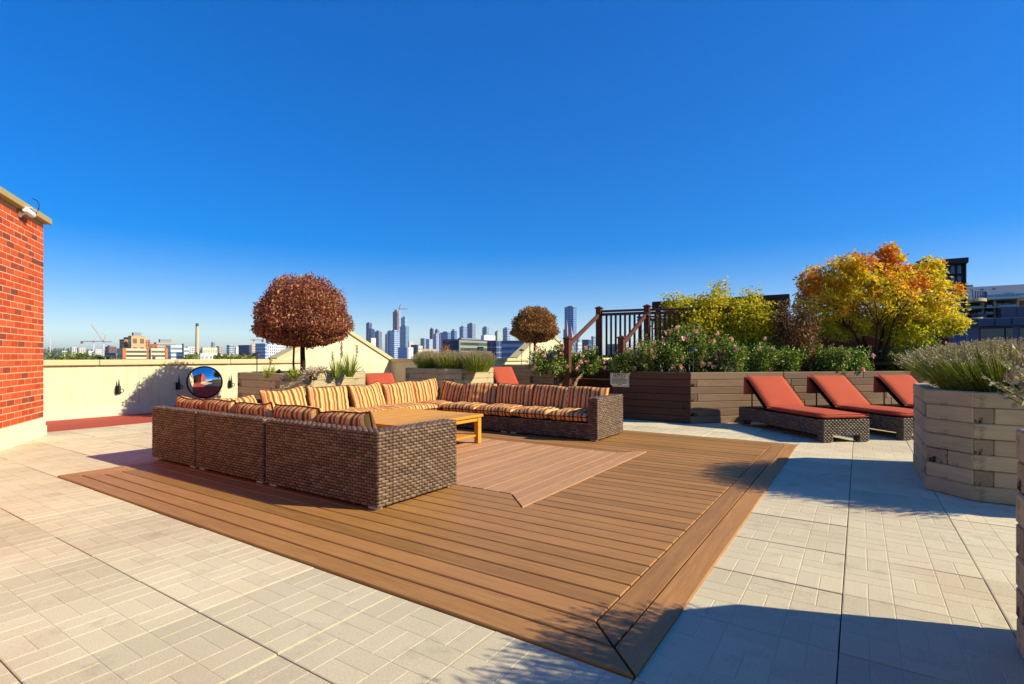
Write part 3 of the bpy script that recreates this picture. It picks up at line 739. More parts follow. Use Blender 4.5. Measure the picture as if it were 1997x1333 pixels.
# ================================================================== TIMBER PLANTERS
def timber(L, h, th, mat, parent, p0, ang, z, name='timber'):
    """beam lying along its side: starts at p0, runs along ang, thickness to the left (inwards)"""
    m = MB(); j = random.uniform(-.0025, .0025)
    m.bbox(-L/2+.0012, L/2-.0012, -j, th, -h/2+.0015, h/2-.0015, .008)
    c = Vector((math.cos(ang), math.sin(ang)))*(L/2)
    return m.build(name, mat, parent, (p0[0]+c.x, p0[1]+c.y, z + random.uniform(-.0012, .0012)), (0, 0, ang))
def timber_courses(t, poly, sides, n, ch, th, mat, mat_end, z0=0.0, closed=True):
    N = len(poly)
    for si in range(N if closed else N-1):
        p0 = Vector(poly[si]); p1 = Vector(poly[(si+1) % N]); d = p1-p0; L = d.length; ang = math.atan2(d.y, d.x)
        for c in range(n):
            z = z0 + (c+.5)*ch
            if si not in sides: timber(L, ch, th, mat, t, p0, ang, z); continue
            cuts = []
            blk = .12 + .02*random.random()
            if L < .6:
                cuts = [(0, L, 0)] if (c + si) % 2 == 0 else ([(0, L*.47, 1), (L*.47, L, 0)] if random.random() < .8 else [(0, L, 0)])
            elif (c + si) % 2:
                e = L - blk if random.random() < .6 else L
                cuts = [(0, blk, 1)] + [(blk, e, 0)] + ([(e, L, 1)] if e < L else [])
            else:
                cuts = [(0, L, 0)] if L < 1.6 else [(0, L*.55, 0), (L*.55, L, 0)]
            if L > 3:
                cuts = []; x = 0; first = (c % 2 == 1)
                while x < L - .05:
                    w = blk if first else random.uniform(1.5, 2.4); first = False
                    if L - x - w < .3: w = L - x
                    cuts.append((x, x+w, 1 if w < .2 else 0)); x += w
            u = d/L
            for a, b, e in cuts: timber(b-a, ch, th, mat_end if e else mat, t, p0+u*a, ang, z, 'timber')
PW, CHM, PH = 1.85, .277, .88
def octagon(x0, y0, w=PW, d=PW, c=CHM):
    return [(x0+c, y0), (x0+w-c, y0), (x0+w, y0+c), (x0+w, y0+d-c), (x0+w-c, y0+d), (x0+c, y0+d), (x0, y0+d-c), (x0, y0+c)]
def planter(label, x0, y0, sides, mat='grey_timber', end='grey_end', group='octagonal timber planters'):
    t = thing('timber_planter', label, 'planter', (0, 0, 0), 0, group)
    poly = octagon(x0, y0)
    timber_courses(t, poly, sides, 7, PH/7, .11, M[mat], M[end])
    cx, cy = x0+PW/2, y0+PW/2
    m = MB(); m.prism([(cx+(p[0]-cx)*.9, cy+(p[1]-cy)*.9) for p in poly], .02, PH-.07); m.build('soil', M['soil'], t)
    return t, (cx, cy)
PR1, c_r1 = planter('pale octagonal timber planter with lavender beside the right loungers', .49, 5.588, {0, 7, 6})
PR2, c_r2 = planter('nearest timber planter cut off by the right edge', .525, 1.30, {5, 6, 7})
PLA, c_a = planter('pale timber planter holding the larger ball tree by the parapet', -9.72, 5.25, {0, 1, 2})
PLB, c_b = planter('pale timber planter with three lavender bushes in front of the skyline', -9.72, 9.5, {0, 1, 2})
PLC, c_c = planter('dark timber planter holding the smaller ball tree', -10.65, 15.3, {0, 1}, 'mid_timber', 'brown_end')
# big brown bed along the loungers
EC = Vector((-2.44, 9.33)); dgr = Vector((math.cos(R(45)), math.sin(R(45))))
bed = thing('timber_retaining_bed', 'long dark brown timber planting bed behind the loungers', 'planter')
bed_front = [(-3.9, 11.2), (-3.9, 9.33), tuple(EC), tuple(EC + dgr*9.5)]
timber_courses(bed, bed_front[:3], {1}, 7, .89/7, .12, M['brown_timber'], M['brown_end'], closed=False)
timber_courses(bed, bed_front[2:], {0}, 7, .89/7, .12, M['mid_timber'], M['mid_end'], closed=False)  # right face lighter: more weathered, with its sunlight also put into the colour
bs = [(-3.8, 9.43), (EC.x-.05, 9.43), tuple(EC + dgr*9.4 + Vector((-.1, .1))), tuple(EC + dgr*9.4 + Vector((-2.2, 2.2))), (-3.0, 12.4), (-3.8, 11.2)]
MB().prism(bs, .02, .83).build('soil', M['soil'], bed)
# small dark bed left of the stairs
pd_ = thing('timber_planting_bed', 'small dark timber bed with roses left of the stairs', 'planter')
dpoly = [(-5.72, 9.35), (-5.05, 8.98), (-4.96, 9.02), (-4.96, 11.0), (-5.72, 11.0)]
timber_courses(pd_, dpoly, {0, 2}, 7, PH/7, .11, M['mid_timber'], M['brown_end'])
MB().prism([(-5.62, 9.45), (-5.1, 9.14), (-5.06, 9.2), (-5.06, 10.9), (-5.62, 10.9)], .02, PH-.06).build('soil', M['soil'], pd_)

# ================================================================== STAIRS, RAILINGS, PERGOLA
PZ = 1.05
st = thing('timber_stairs', 'dark timber stairs rising between the two planting beds', 'stairs')
nst = 6
for k in range(nst):
    y0 = 9.30 + k*.26; z = (k+1)*PZ/nst
    MB().bbox(-4.94, -3.93, y0, y0+.30, z-.04, z, .005).build('tread', M['brown_timber'], st)
    MB().box(-4.93, -3.94, y0+.02, y0+.05, z-PZ/nst, z-.041).build('riser', M['brown_timber'], st)
plat = thing('raised_platform', 'raised dark timber platform at the top of the stairs', 'platform')
for k in range(20): MB().bbox(-7.2, 1.5, 10.86+k*.46, 11.31+k*.46, PZ-.05, PZ+random.uniform(-.001,.001), .004).build('plank', M['brown_timber'], plat) if k > 3 else MB().bbox(-4.95, -3.92, 10.86+k*.46, 11.31+k*.46, PZ-.05, PZ, .004).build('plank', M['brown_timber'], plat)
def post(parent, x, y, z0, z1, w=.115):
    o = MB().bbox(-w/2, w/2, -w/2, w/2, z0, z1-.035, .006).build('post', M['rail_wood'], parent, (x, y, 0))
    m = MB(); e = w/2+.018
    m.bbox(-e, e, -e, e, z1-.036, z1-.012, .004); m.add([(-e+.004,-e+.004,z1-.012),(e-.004,-e+.004,z1-.012),(e-.004,e-.004,z1-.012),(-e+.004,e-.004,z1-.012),(0,0,z1+.025)], [(0,1,4),(1,2,4),(2,3,4),(3,0,4)])
    m.build('post_cap', M['rail_wood'], o)
def bar(parent, p0, p1, w=.045, h=.07, name='handrail', mat='rail_wood_x'):
    p0, p1 = Vector(p0), Vector(p1); d = p1-p0; L = d.length
    q = d.to_track_quat('X', 'Z')
    o = MB().bbox(-L/2, L/2, -w/2, w/2, -h/2, h/2, .006).build(name, M[mat], parent, (p0+p1)/2); o.rotation_euler = q.to_euler()
def stair_rail(label, x, y0, y1):
    t = thing('stair_handrail', label, 'handrail', (0,0,0), 0, 'stair handrails')
    post(t, x, y0, 0, 1.545); post(t, x, y1, 0, 2.255)
    bar(t, (x, y0+.06, 1.40), (x, y1-.06, 2.06), .06, .075)
    bar(t, (x, y0+.06, .62), (x, y1-.06, 1.22), .04, .06, 'bottom_rail')
    return t
stair_rail('left red brown handrail of the stairs with two capped posts', -4.78, 9.24, 10.74)
hr2 = stair_rail('right red brown handrail of the stairs, half behind the roses', -3.75, 9.46, 10.90)
rag = MB().lathe([(.001,.06),(.05,.05),(.07,.01),(.06,-.04),(.03,-.06),(.001,-.06)], 10).build('black_glove', M['black_plastic'], None, (-3.75, 10.78, 2.06), (.3, .5, .2)); rag.scale = (1.2, .7, .5)
for v in rag.data.vertices: v.co *= 1 + .25*math.sin(40*v.co.x+17*v.co.y)
tag(rag, 'black cloth bundle lying on the right stair handrail below its upper post', 'cloth')
def railing(label, x0, x1, y0, y1, zb, zt, step=.092, mat='rail_wood'):
    t = thing('baluster_railing', label, 'railing', (0,0,0), 0, 'baluster railings')
    bar(t, (x0,y0,zt-.03), (x1,y1,zt-.03), .09, .045, 'top_rail'); bar(t, (x0,y0,zt-.10), (x1,y1,zt-.10), .04, .06, 'sub_rail'); bar(t, (x0,y0,zb+.1), (x1,y1,zb+.1), .04, .06, 'bottom_rail')
    L = math.hypot(x1-x0, y1-y0); n = int(L/step); me = MB().bbox(-.019, .019, -.019, .019, zb+.1, zt-.1, .003).mesh('baluster'); me.materials.append(M[mat])
    for i in range(1, n): link('baluster', me, None, t, (x0+(x1-x0)*i/n, y0+(y1-y0)*i/n, 0))
    return t
railing('baluster railing between the two upper stair posts', -4.72, -3.81, 10.76, 10.88, PZ+.02, 2.19)
railing('baluster railing behind the first one, sunlit balusters', -4.55, -2.2, 12.5, 12.5, PZ+.02, 2.16)
r3 = railing('baluster railing running behind the yellow shrub', -3.69, -1.2, 10.95, 11.9, PZ+.0, 2.19)
# pergola
pb = 19.0; pxl, pxr = x_on_y(1273, pb), x_on_y(1540, pb); pz_ = zrow(573, depth(pxr, pb))
pg = thing('pergola', 'dark timber pergola with flat beams behind the shrubs', 'pergola')
MB().bbox(pxl, pxr, pb-.10, pb+.1, pz_-.30, pz_, .01).build('beam', M['pergola_wood'], pg)
MB().bbox(pxl, pxr-.4, pb+2.6, pb+2.8, pz_-.30, pz_, .01).build('beam', M['pergola_wood'], pg)
for k in range(12): MB().bbox(pxl+.2+k*(pxr-pxl-.5)/11, pxl+.28+k*(pxr-pxl-.5)/11, pb+.12, pb+2.58, pz_-.16, pz_-.02, .006).build('rafter', M['pergola_wood'], pg)
for x in (pxl+.2, (pxl+pxr)/2, pxr-.9, pxr-.15): MB().bbox(x-.08, x+.08, pb-.08, pb+.08, PZ, pz_-.3, .008).build('post', M['rail_wood'], pg)
for x in (pxl+.2, pxr-.6): MB().bbox(x-.08, x+.08, pb+2.62, pb+2.78, PZ, pz_-.3, .008).build('post', M['rail_wood'], pg)
for k in range(14): MB().bbox(pxl+.3+k*(pxr-pxl-1.3)/13, pxl+.36+k*(pxr-pxl-1.3)/13, pb+1.2, pb+1.26, PZ, pz_-1.0, .006).build('screen_slat', M['rail_wood'], pg)
# brick stair house behind the yellow tree
hb = thing('brick_stair_house', 'dark red brick stair house behind the yellow tree', 'building')
bq = at(1585, 15.5); hy0 = bq.y; hx0 = bq.x; hx1 = x_on_y(1850, hy0)
M['dark_brick'] = plain('dark_brick', '#7a3424', .85, .15, .25, 9, .3, 60, objrand=.2)
MB().box(hx0, hx1, hy0, hy0+4, 0, 2.1).build('mortar_wall', plain('dark_mortar', '#6a4d3c', .9, .1), hb)
bm_ = MB().bbox(-.105, .105, -.02, .03, -.033, .033, .003).mesh('brick'); bm_.materials.append(M['dark_brick'])
rest = MB(); nbk = 0
for r_ in range(26):
    x = hx0 + (.11 if r_ % 2 else 0) + .11
    while x < hx1 - .1:
        z = .04 + r_*.078
        cpx = column(x, hy0)
        if 1655 < cpx < 1775 and z > 1.05 and nbk < 200: link('brick', bm_, None, hb, (x, hy0, z)); nbk += 1
        else: rest.box(x-.105, x+.105, hy0-.02, hy0+.02, z-.033, z+.033)
        x += .222
tag(rest.build('outlying_bricks', M['dark_brick'], hb), kind='stuff')
MB().bbox(hx0-.1, hx1+.1, hy0-.12, hy0+4.1, 2.1, 2.2, .01).build('roof_cap', M['roof_cap'], hb)
# air conditioning box under the tree
ac = at(1717, 13.2, .83)
t = thing('rooftop_vent_box', 'pale grey rounded vent box under the yellow tree', 'vent box', ac, R(-10))
MB().bbox(-.55, .55, -.2, .2, 0, .42, .08).build('housing', M['foot'], t)
MB().bbox(-.42, .42, -.215, -.2, .08, .32, .01).build('grille', M['dark_lamp'], t)

# ================================================================== SMALL THINGS
def path_light(label, p, h, hat=.085, group='mushroom path lights'):
    t = thing('path_light', label, 'light', p, 0, group)
    MB().tube([(0,0,-.06),(0,0,h)], .0095, 8).build('stem', M['dark_lamp'], t)
    MB().lathe([(.001,h+.05),(hat*.25,h+.045),(hat*.6,h+.025),(hat,h-.008),(hat*.95,h-.012),(hat*.5,h+.004),(.001,h+.01)], 20).build('hood', M['dark_lamp'], t)
    MB().lathe([(.018,h-.03),(.018,h+.01),(.001,h+.012)], 10).build('bulb_glass', M['foot'], t)
    return t
path_light('mushroom path light at the corner of the brown bed', (EC.x+.02, EC.y+.1, .85), zrow(683, 9.2)-.85)
path_light('dark path light in the rose bed left of the stairs', at(1078, 10.2, .84), zrow(696, 10.2)-.84)
path_light('leaning path light at the left end of the ball tree planter', (-9.0, 5.36, .82), zrow(692, 9.4)-.82, .10)
path_light('small path light in front of the far parapet gable', at(1017, 18.2, .82), zrow(683, 18.2)-.82, .10)
sp = thing('spot_light', 'small black ground spot light in the ball tree planter', 'light', at(542, 9.2, .82), R(20))
MB().tube([(0,0,-.03),(0,0,.06)], .008, 8).build('stem', M['black_metal'], sp); MB().tube([(-.04,0,.06),(.03,.02,.10)], [.03,.036], 12).build('lamp_head', M['black_metal'], sp)
# convex mirror
mp = Vector((-11.75, y_on_x(399, -11.75), 0)); mY = depth(mp.x, mp.y); mz = zrow(745, mY); mr_ = 30*mY/F
mt = thing('convex_mirror', 'round convex safety mirror in front of the left parapet', 'mirror', (mp.x, mp.y, 0))
toc = Vector((0,0,H)) - Vector((mp.x, mp.y, mz)); yaw_m = math.atan2(toc.y, toc.x) - R(13)
Mm = Matrix.Translation((0,0,mz)) @ Matrix.Rotation(yaw_m, 4, 'Z') @ Matrix.Rotation(R(90+3), 4, 'Y')
cap = [(.0005, .11)] + [(mr_*math.sin(a)/math.sin(R(38)), .11 - (mr_/math.sin(R(38)))*(1-math.cos(a))) for a in [R(38)*i/14 for i in range(1, 15)]]
mm = MB(); mm.lathe(cap, 48, (0,0,0), Mm); mm.build('mirror_face', M['mirror'], mt)
zr = cap[-1][1]
MB().lathe([(mr_-.002, zr+.012),(mr_+.012, zr+.012),(mr_+.02, zr-.002),(mr_+.012, zr-.02),(mr_*.4, zr-.05),(.001, zr-.055)], 48, (0,0,0), Mm).build('rim', M['black_plastic'], mt)
MB().tube([Mm @ Vector((0,0,zr-.05)), Mm @ Vector((0,0,zr-.13)), Vector(((Mm @ Vector((0,0,zr-.13))).x, (Mm @ Vector((0,0,zr-.13))).y, 0.004))], .022, 10).build('post', M['black_metal'], mt)
# wall hooks (cleat with cone and ring)
for px, lab in ((231, 'black conical wall hook nearest the brick block'), (348, 'black conical wall hook in the tree shadow'), (450, 'black conical wall hook right of the mirror'), (707, 'black conical wall hook right of the ball tree planter')):
    b = y_on_x(px, -12.15); Y = depth(-12.15, b); z = zrow({231: 757, 348: 750, 450: 746, 707: 729}[px], Y)
    t = thing('wall_hook', lab, 'hook', (-12.176, b, z), 0, 'black conical wall hooks'); t.scale = (.95,)*3
    MB().bbox(0, .012, -.05, .05, -.11, .05, .003).build('back_plate', M['black_metal'], t)
    MB().lathe([(.034,-.09),(.026,0),(.004,.20),(.0005,.205)], 14, (.05,0,0)).build('cone', M['black_metal'], t)
    MB().tube([(.06+.0, .035*math.cos(a)+.045, -.05+.035*math.sin(a)) for a in [i*math.pi/8 for i in range(17)]], .008, 8).build('ring', M['black_metal'], t)
    MB().tube([(0,-.045,-.08),(.05,-.045,-.08),(.05,-.045,.03)], .006, 6).build('pin', M['black_metal'], t)
# sign
sgx0, sgx1 = x_on_y(1189.5, 9.30), x_on_y(1226, 9.30); sY = depth((sgx0+sgx1)/2, 9.30)
sz1, sz0 = zrow(727, sY), zrow(754, sY)
sg = thing('notice_sign', 'small cream NOTICE sign on the end of the brown bed', 'sign', ((sgx0+sgx1)/2, 9.315, (sz0+sz1)/2))
sw, sh = sgx1-sgx0, sz1-sz0
m = MB(); m.add([(-sw/2,0,-sh/2+.05),(-sw/2+.06,0,-sh/2),(sw/2,0,-sh/2),(sw/2,0,sh/2),(-sw/2,0,sh/2)] + [(x,.012,z) for x, z in ((-sw/2,-sh/2+.05),(-sw/2+.06,-sh/2),(sw/2,-sh/2),(sw/2,sh/2),(-sw/2,sh/2))],
      [(0,1,2,3,4),(9,8,7,6,5)] + [(i,5+i,5+(i+1) % 5,(i+1) % 5) for i in range(5)]); m.build('board', M['sign'], sg)
fc = bpy.data.curves.new('notice_text', 'FONT'); fc.body = 'NOTICE'; fc.size = sh*.27; fc.align_x = 'CENTER'; fc.extrude = .0005; fc.offset = .0012
fo = bpy.data.objects.new('tmp_text', fc); C.objects.link(fo)
me = bpy.data.meshes.new_from_object(fo.evaluated_get(bpy.context.evaluated_depsgraph_get())); bpy.data.objects.remove(fo)
me.materials.clear(); me.materials.append(M['ink']); link('lettering', me, None, sg, (0, -.0025, sh*.20), (R(90), 0, 0))
m = MB(); rr = random.Random(4)
for i in range(6):
    z = sh*.10 - i*sh*.09; x = -sw*.40 + (.06 if i > 4 else 0); e = sw*.40 - (.05 if i in (0, 5) else 0)
    if i == 5: x, e = -sw*.1, sw*.12
    while x < e:
        w = rr.uniform(.012, .035); m.box(x, min(x+w, e), -.0022, -.0016, z, z+sh*.05); x += w+.008
m.build('text_lines', M['ink'], sg)
m = MB(); f = .006
for a_, b_, c_, d_ in ((-sw/2+.012, sw/2-.012, sh/2-.012-f, sh/2-.012), (-sw/2+.07, sw/2-.012, -sh/2+.012, -sh/2+.012+f), (sw/2-.012-f, sw/2-.012, -sh/2+.02, sh/2-.02), (-sw/2+.012, -sw/2+.012+f, -sh/2+.06, sh/2-.02)): m.box(a_, b_, -.0021, -.0014, c_, d_)
m.build('border_line', M['ink'], sg)

# ================================================================== PLANTS
def leaves(name, pts, size, mat, parent, aspect=.55, fold=.25, nrm=None, spread=1.0, loc=None, droop=0.0):
    """leaf = two triangles folded along the midrib, random orientation (biased to nrm)"""
    N = len(pts); sz = size*RNG.uniform(.65, 1.3, (N, 1))
    d = RNG.normal(size=(N, 3))
    if nrm is not None: d = d*spread + nrm
    d[:, 2] -= droop
    d /= np.linalg.norm(d, axis=1, keepdims=True)
    r = RNG.normal(size=(N, 3)); s = np.cross(d, r); s /= np.linalg.norm(s, axis=1, keepdims=True); n = np.cross(d, s)
    a = pts; tip = pts + d*sz; mid = pts + d*sz*.5
    l = mid + s*sz*aspect*.5 + n*sz*fold*.3; rr = mid - s*sz*aspect*.5 + n*sz*fold*.3
    V = np.stack([a, rr, tip, l], axis=1)
    me = bpy.data.meshes.new(name)
    me.vertices.add(N*4); me.vertices.foreach_set('co', V.reshape(-1).astype(np.float32))
    tri = (np.arange(N)[:, None]*4 + np.array([0, 1, 2, 0, 2, 3])[None]).reshape(-1).astype(np.int32)
    me.loops.add(N*6); me.loops.foreach_set('vertex_index', tri)
    me.polygons.add(N*2); me.polygons.foreach_set('loop_start', np.arange(0, N*6, 3, dtype=np.int32)); me.polygons.foreach_set('loop_total', np.full(N*2, 3, dtype=np.int32))
    me.update(calc_edges=True)
    return link(name, me, mat, parent, loc)
def ribbons(name, base, tip, width, mat, parent, bend=.1, seg=3, loc=None, taper=.15):
    """thin bent blades from base to tip"""
    N = len(base); d = tip-base; L = np.linalg.norm(d, axis=1, keepdims=True)
    side = np.cross(d, RNG.normal(size=(N, 3))); side /= np.linalg.norm(side, axis=1, keepdims=True)
    out = d*np.array([1, 1, 0]); 
    P = []
    for k in range(seg+1):
        t = k/seg; c = base + d*t + (np.array([0, 0, 1])*L*bend*math.sin(math.pi*t)) 
        w = width*(1-(1-taper)*t)
        P += [c - side*w/2, c + side*w/2]
    V = np.stack(P, axis=1); K = V.shape[1]
    me = bpy.data.meshes.new(name); me.vertices.add(N*K); me.vertices.foreach_set('co', V.reshape(-1).astype(np.float32))
    q = np.array([[2*k, 2*k+1, 2*k+3, 2*k+2] for k in range(seg)]); idx = (np.arange(N)[:, None, None]*K + q[None]).reshape(-1).astype(np.int32)
    me.loops.add(len(idx)); me.loops.foreach_set('vertex_index', idx); nf = N*seg
    me.polygons.add(nf); me.polygons.foreach_set('loop_start', np.arange(0, nf*4, 4, dtype=np.int32)); me.polygons.foreach_set('loop_total', np.full(nf, 4, dtype=np.int32))
    me.update(calc_edges=True); return link(name, me, mat, parent, loc)
def lavender(label, p, rad, h, n=900, heads=True, lean=(0, 0), group='lavender bushes'):
    t = thing('lavender_bush', label, 'lavender', p, random.uniform(0, 6), group)
    def shoots(n, r0, r1, h0, h1):
        th = RNG.uniform(0, 2*np.pi, n); k = np.sqrt(RNG.uniform(0, 1, n))
        base = np.stack([k*r0*np.cos(th), k*r0*np.sin(th), np.zeros(n)], 1)
        lat = k*r1*RNG.uniform(.8, 1.15, n); hh = (h0 + (h1-h0)*np.sqrt(np.clip(1-k*k*.72, 0, 1)))*RNG.uniform(.82, 1.12, n)
        tip = np.stack([lat*np.cos(th), lat*np.sin(th), hh], 1); return base, tip
    b, tp = shoots(int(n*1.6), rad*.55, rad*.88, h*.28, h*.74)
    ribbons('foliage', b, tp, .009, M['lav_leaf'], t, .05, 2)
    k = int(n*7); b2, t2 = shoots(k, rad*.55, rad*.88, h*.28, h*.74); f = RNG.uniform(.25, 1, (k, 1)); pts = b2+(t2-b2)*f
    leaves('leaves', pts, .045, M['lav_leaf'], t, .16, .1, (t2-b2)/np.linalg.norm(t2-b2, axis=1, keepdims=True)*1.0, .6)
    b, tp = shoots(int(n*1.6), rad*.6, rad*1.02, h*.42, h)
    ribbons('stalks', b + (tp-b)*.5, tp, .0045, M['lav_leaf'], t, .03, 2, taper=.8)
    d = (tp-b)/np.linalg.norm(tp-b, axis=1, keepdims=True)
    reps = 9; pts = np.concatenate([tp - d*.0055*i for i in range(reps)]); dd = np.concatenate([d]*reps)
    leaves('flower_heads', pts, .0125, M['lav_flower'], t, .8, .3, dd*1.0, .8)
    return t
lavender('large lavender bush filling the left of the right planter', (1.14, 6.3, PH-.08), .80, .48, 2100)
lavender('lavender bush at the back of the right planter', (1.62, 6.75, PH-.08), .70, .46, 1200)
lavender('lavender bush with tall spikes at the right end of the right planter', (1.75, 6.05, PH-.08), .62, .46, 1000)
lavender('nearest lavender bush leaning in from the right edge', (1.12, 2.42, PH-.08), .66, .42, 1300)
lavender('lavender bush just outside the right edge shading the deck corner', (1.05, 1.65, PH-.08), .72, .47, 1900)
for px, lab, rr in ((838, 'left lavender bush in the pale planter before the skyline', .44), (880, 'middle lavender bush in the pale planter before the skyline', .46), (932, 'right lavender bush in the pale planter before the skyline', .46)):
    Y = {838: 13.3, 880: 12.8, 932: 12.6}[px]; lavender(lab, at(px, Y, PH-.08), rr, .48, 700)
# ball trees
def ball_tree(label, p, crown_c, rx, rz_up, rz_dn, n, mat, leafsize):
    t = thing('ball_tree', label, 'tree', p, 0, 'clipped ball trees in planters')
    c = Vector(crown_c) - Vector(p)
    trunk = MB().tube([(0,0,-.05),(.01,.005,.2),(.0,.0,.45),(c.x*.6,c.y*.6,c.z-.15),(c.x,c.y,c.z+rz_up*.3)], [.055,.05,.046,.04,.015], 10).build('trunk', M['bark'], t)
    MB().tube([(-.15,-.10,-.05),(-.15,-.10,.3),(c.x-.14,c.y-.09,c.z-rz_dn*.3)], .019, 8).build('stake', M['bark'], t)
    m = MB()
    for k in range(18):
        th = k*2.4; e = RNG.uniform(-.1, .9); q = Vector((math.cos(th)*rx*.75*math.cos(e), math.sin(th)*rx*.75*math.cos(e), rz_up*.8*math.sin(e)))
        m.tube([(c.x,c.y,c.z-rz_dn*.5), tuple(Vector((c.x,c.y,c.z-.1))+q*.5), tuple(Vector((c.x,c.y,c.z))+q)], [.016,.010,.004], 6, False)
    m.build('branches', M['bark'], t)
    d = RNG.normal(size=(n, 3)); d /= np.linalg.norm(d, axis=1, keepdims=True)
    lump = 1 + .05*np.sin(5*d[:, 0]+1)*np.sin(6*d[:, 1]) + .045*np.sin(9*d[:, 2]+3*d[:, 0]) + .03*np.sin(14*d[:, 0]+11*d[:, 1])
    k = (RNG.uniform(0, 1, n)**.22)*lump*(1 + .04*RNG.normal(size=n).clip(-1, 2))
    # domed crown: round above, flat below
    rad = np.where(d[:, 2] > 0, rz_up, rz_dn)
    hx = np.sign(d[:, :2])*np.abs(d[:, :2]); fl = d[:, 2]
    pts = np.stack([hx[:, 0]*rx*k, hx[:, 1]*rx*k, fl*rad*k], 1) + np.array(c)
    leaves('crown', pts, leafsize, mat, t, .7, .4, d*.9, 1.0)
    return t
TA = Vector((-9.28, 6.48, PH-.08)); TY = depth(TA.x, TA.y)
ca = at(591, TY); ball_tree('large clipped ball tree with bronze leaves in the pale planter', TA, (ca.x, ca.y, zrow(633, TY)), 88*TY/F, zrow(540, TY)-zrow(633, TY), zrow(633, TY)-zrow(675, TY), 44000, M['ball_leaf'], .044)
TC = at(1043, 18.6, PH-.08); TY = 18.6
ball_tree('smaller clipped ball tree with olive bronze leaves in the far dark planter', TC, (TC.x, TC.y, zrow(645, TY)), 45*TY/F, zrow(599, TY)-zrow(645, TY), zrow(645, TY)-zrow(667, TY), 28000, M['ball_leaf_b'], .052)
# planter A underplanting
def strap_plant(label, p, n, h, spread, name='strappy_plant', w=.016, spikes=0):
    t = thing(name, label, 'plant', p, 0)
    th = RNG.uniform(0, 6.28, n); k = RNG.uniform(.15, 1, n); base = np.stack([.05*np.cos(th), .05*np.sin(th), np.zeros(n)], 1)
    tip = np.stack([spread*k*np.cos(th), spread*k*np.sin(th), h*(1.05-.6*k*k)*RNG.uniform(.7, 1.1, n)], 1)
    ribbons('blades', base, tip, w, M['grass_leaf'], t, .16, 5)
    for i in range(spikes):
        a = random.uniform(0, 6.28); x, y = .12*math.cos(a), .12*math.sin(a); z1 = h*random.uniform(1.25, 1.75)
        MB().tube([(x*.3,y*.3,0),(x,y,z1*.6),(x*1.4,y*1.4,z1)], [.006,.005,.004], 6).build('flower_stalk', M['grass_leaf'], t)
        pts = np.array([[x*1.2+RNG.normal()*.008, y*1.2+RNG.normal()*.008, zz] for zz in RNG.uniform(z1*.62, z1*1.0, 90)]); leaves('seed_head', pts, .028, M['lav_flower'], t, .5, .3, np.tile(np.array([[0,0,1.]]), (90,1)), .8)
    return t
Y = 9.0
strap_plant('strappy green plant with two seed spikes in the ball tree planter', at(655, 9.35, .8), 80, .33, .26, spikes=2)
strap_plant('taller yellow green plant with leaning spikes at the planter right end', at(682, 9.5, .8), 100, .42, .30, spikes=2)
strap_plant('low grassy tuft at the left end of the ball tree planter', at(523, 9.1, .8), 70, .24, .24, 'grass_tuft', .012, 1)
strap_plant('small yellow tuft below the ball tree trunk', at(572, 8.9, .8), 90, .2, .22, 'grass_tuft', .012)
def bush(name, label, p, rx, ry, h, n, mat, size, cat='shrub', group=None, blooms=0, twig=True, stems=10, z_low=.0, z_min=.18, lump=.25, aspect=.55, droop=0.0):
    t = thing(name, label, cat, p, 0, group)
    m = MB()
    clumps = []
    for k in range(stems):
        a = random.uniform(0, 6.28); r = random.uniform(.2, 1)
        e = Vector((rx*.85*math.sqrt(r)*math.cos(a), ry*.85*math.sqrt(r)*math.sin(a), h*random.uniform(z_min, 1.0)*(1-.35*r*r))); clumps.append(e)
        mid = e*.5 + Vector((random.uniform(-.06,.06), random.uniform(-.06,.06), .1*h))
        m.tube([(e.x*.12, e.y*.12, -.03), tuple(mid), tuple(e)], [.013,.009,.004], 6, False)
        for q in range(2):
            f = e + Vector((random.uniform(-.3,.3)*rx, random.uniform(-.3,.3)*ry, random.uniform(-.1,.2)*h)); m.tube([tuple(mid), tuple(f)], [.006,.002], 5, False); clumps.append(f)
    m.build('stems', M['bark'], t)
    cl = np.array([list(c) for c in clumps]); which = RNG.integers(0, len(cl), n)
    sp_ = np.array([rx, ry, h*.8])*lump
    pts = cl[which] + RNG.normal(size=(n, 3)).clip(-1.7, 1.7)*sp_
    pts[:, 2] = np.clip(pts[:, 2], z_low, None) + RNG.uniform(0, .03, n)
    nr = pts*np.array([1, 1, .6]); nr /= np.linalg.norm(nr, axis=1, keepdims=True)+1e-6
    leaves('foliage', pts, size, mat, t, aspect, .35, nr*.6, 1.0, droop=droop)
    if blooms:
        P = []; D = []
        for i in range(blooms):
            c = cl[RNG.integers(0, len(cl))] + RNG.normal(size=3)*sp_*1.1
            c = c*np.array([1.08, 1.08, 1.06]); c[2] = max(c[2], h*.25)
            k = 16; d = RNG.normal(size=(k, 3)); d /= np.linalg.norm(d, axis=1, keepdims=True); P.append(c + d*.008); D.append(d)
        leaves('blossoms', np.concatenate(P), .042, M['rose_bloom'], t, .95, .5, np.concatenate(D)*2, .6)
    return t
bush('low_shrub', 'low dry brown cushion shrub in the ball tree planter', at(615, 9.0, .8), .26, .22, .16, 900, M['lav_flower'], .03)
bush('low_shrub', 'small reddish dry shrub between the skyline lavender bushes', at(862, 12.9, .8), .16, .16, .34, 700, M['lav_flower'], .03)
rg = 'rose bushes in the brown bed'
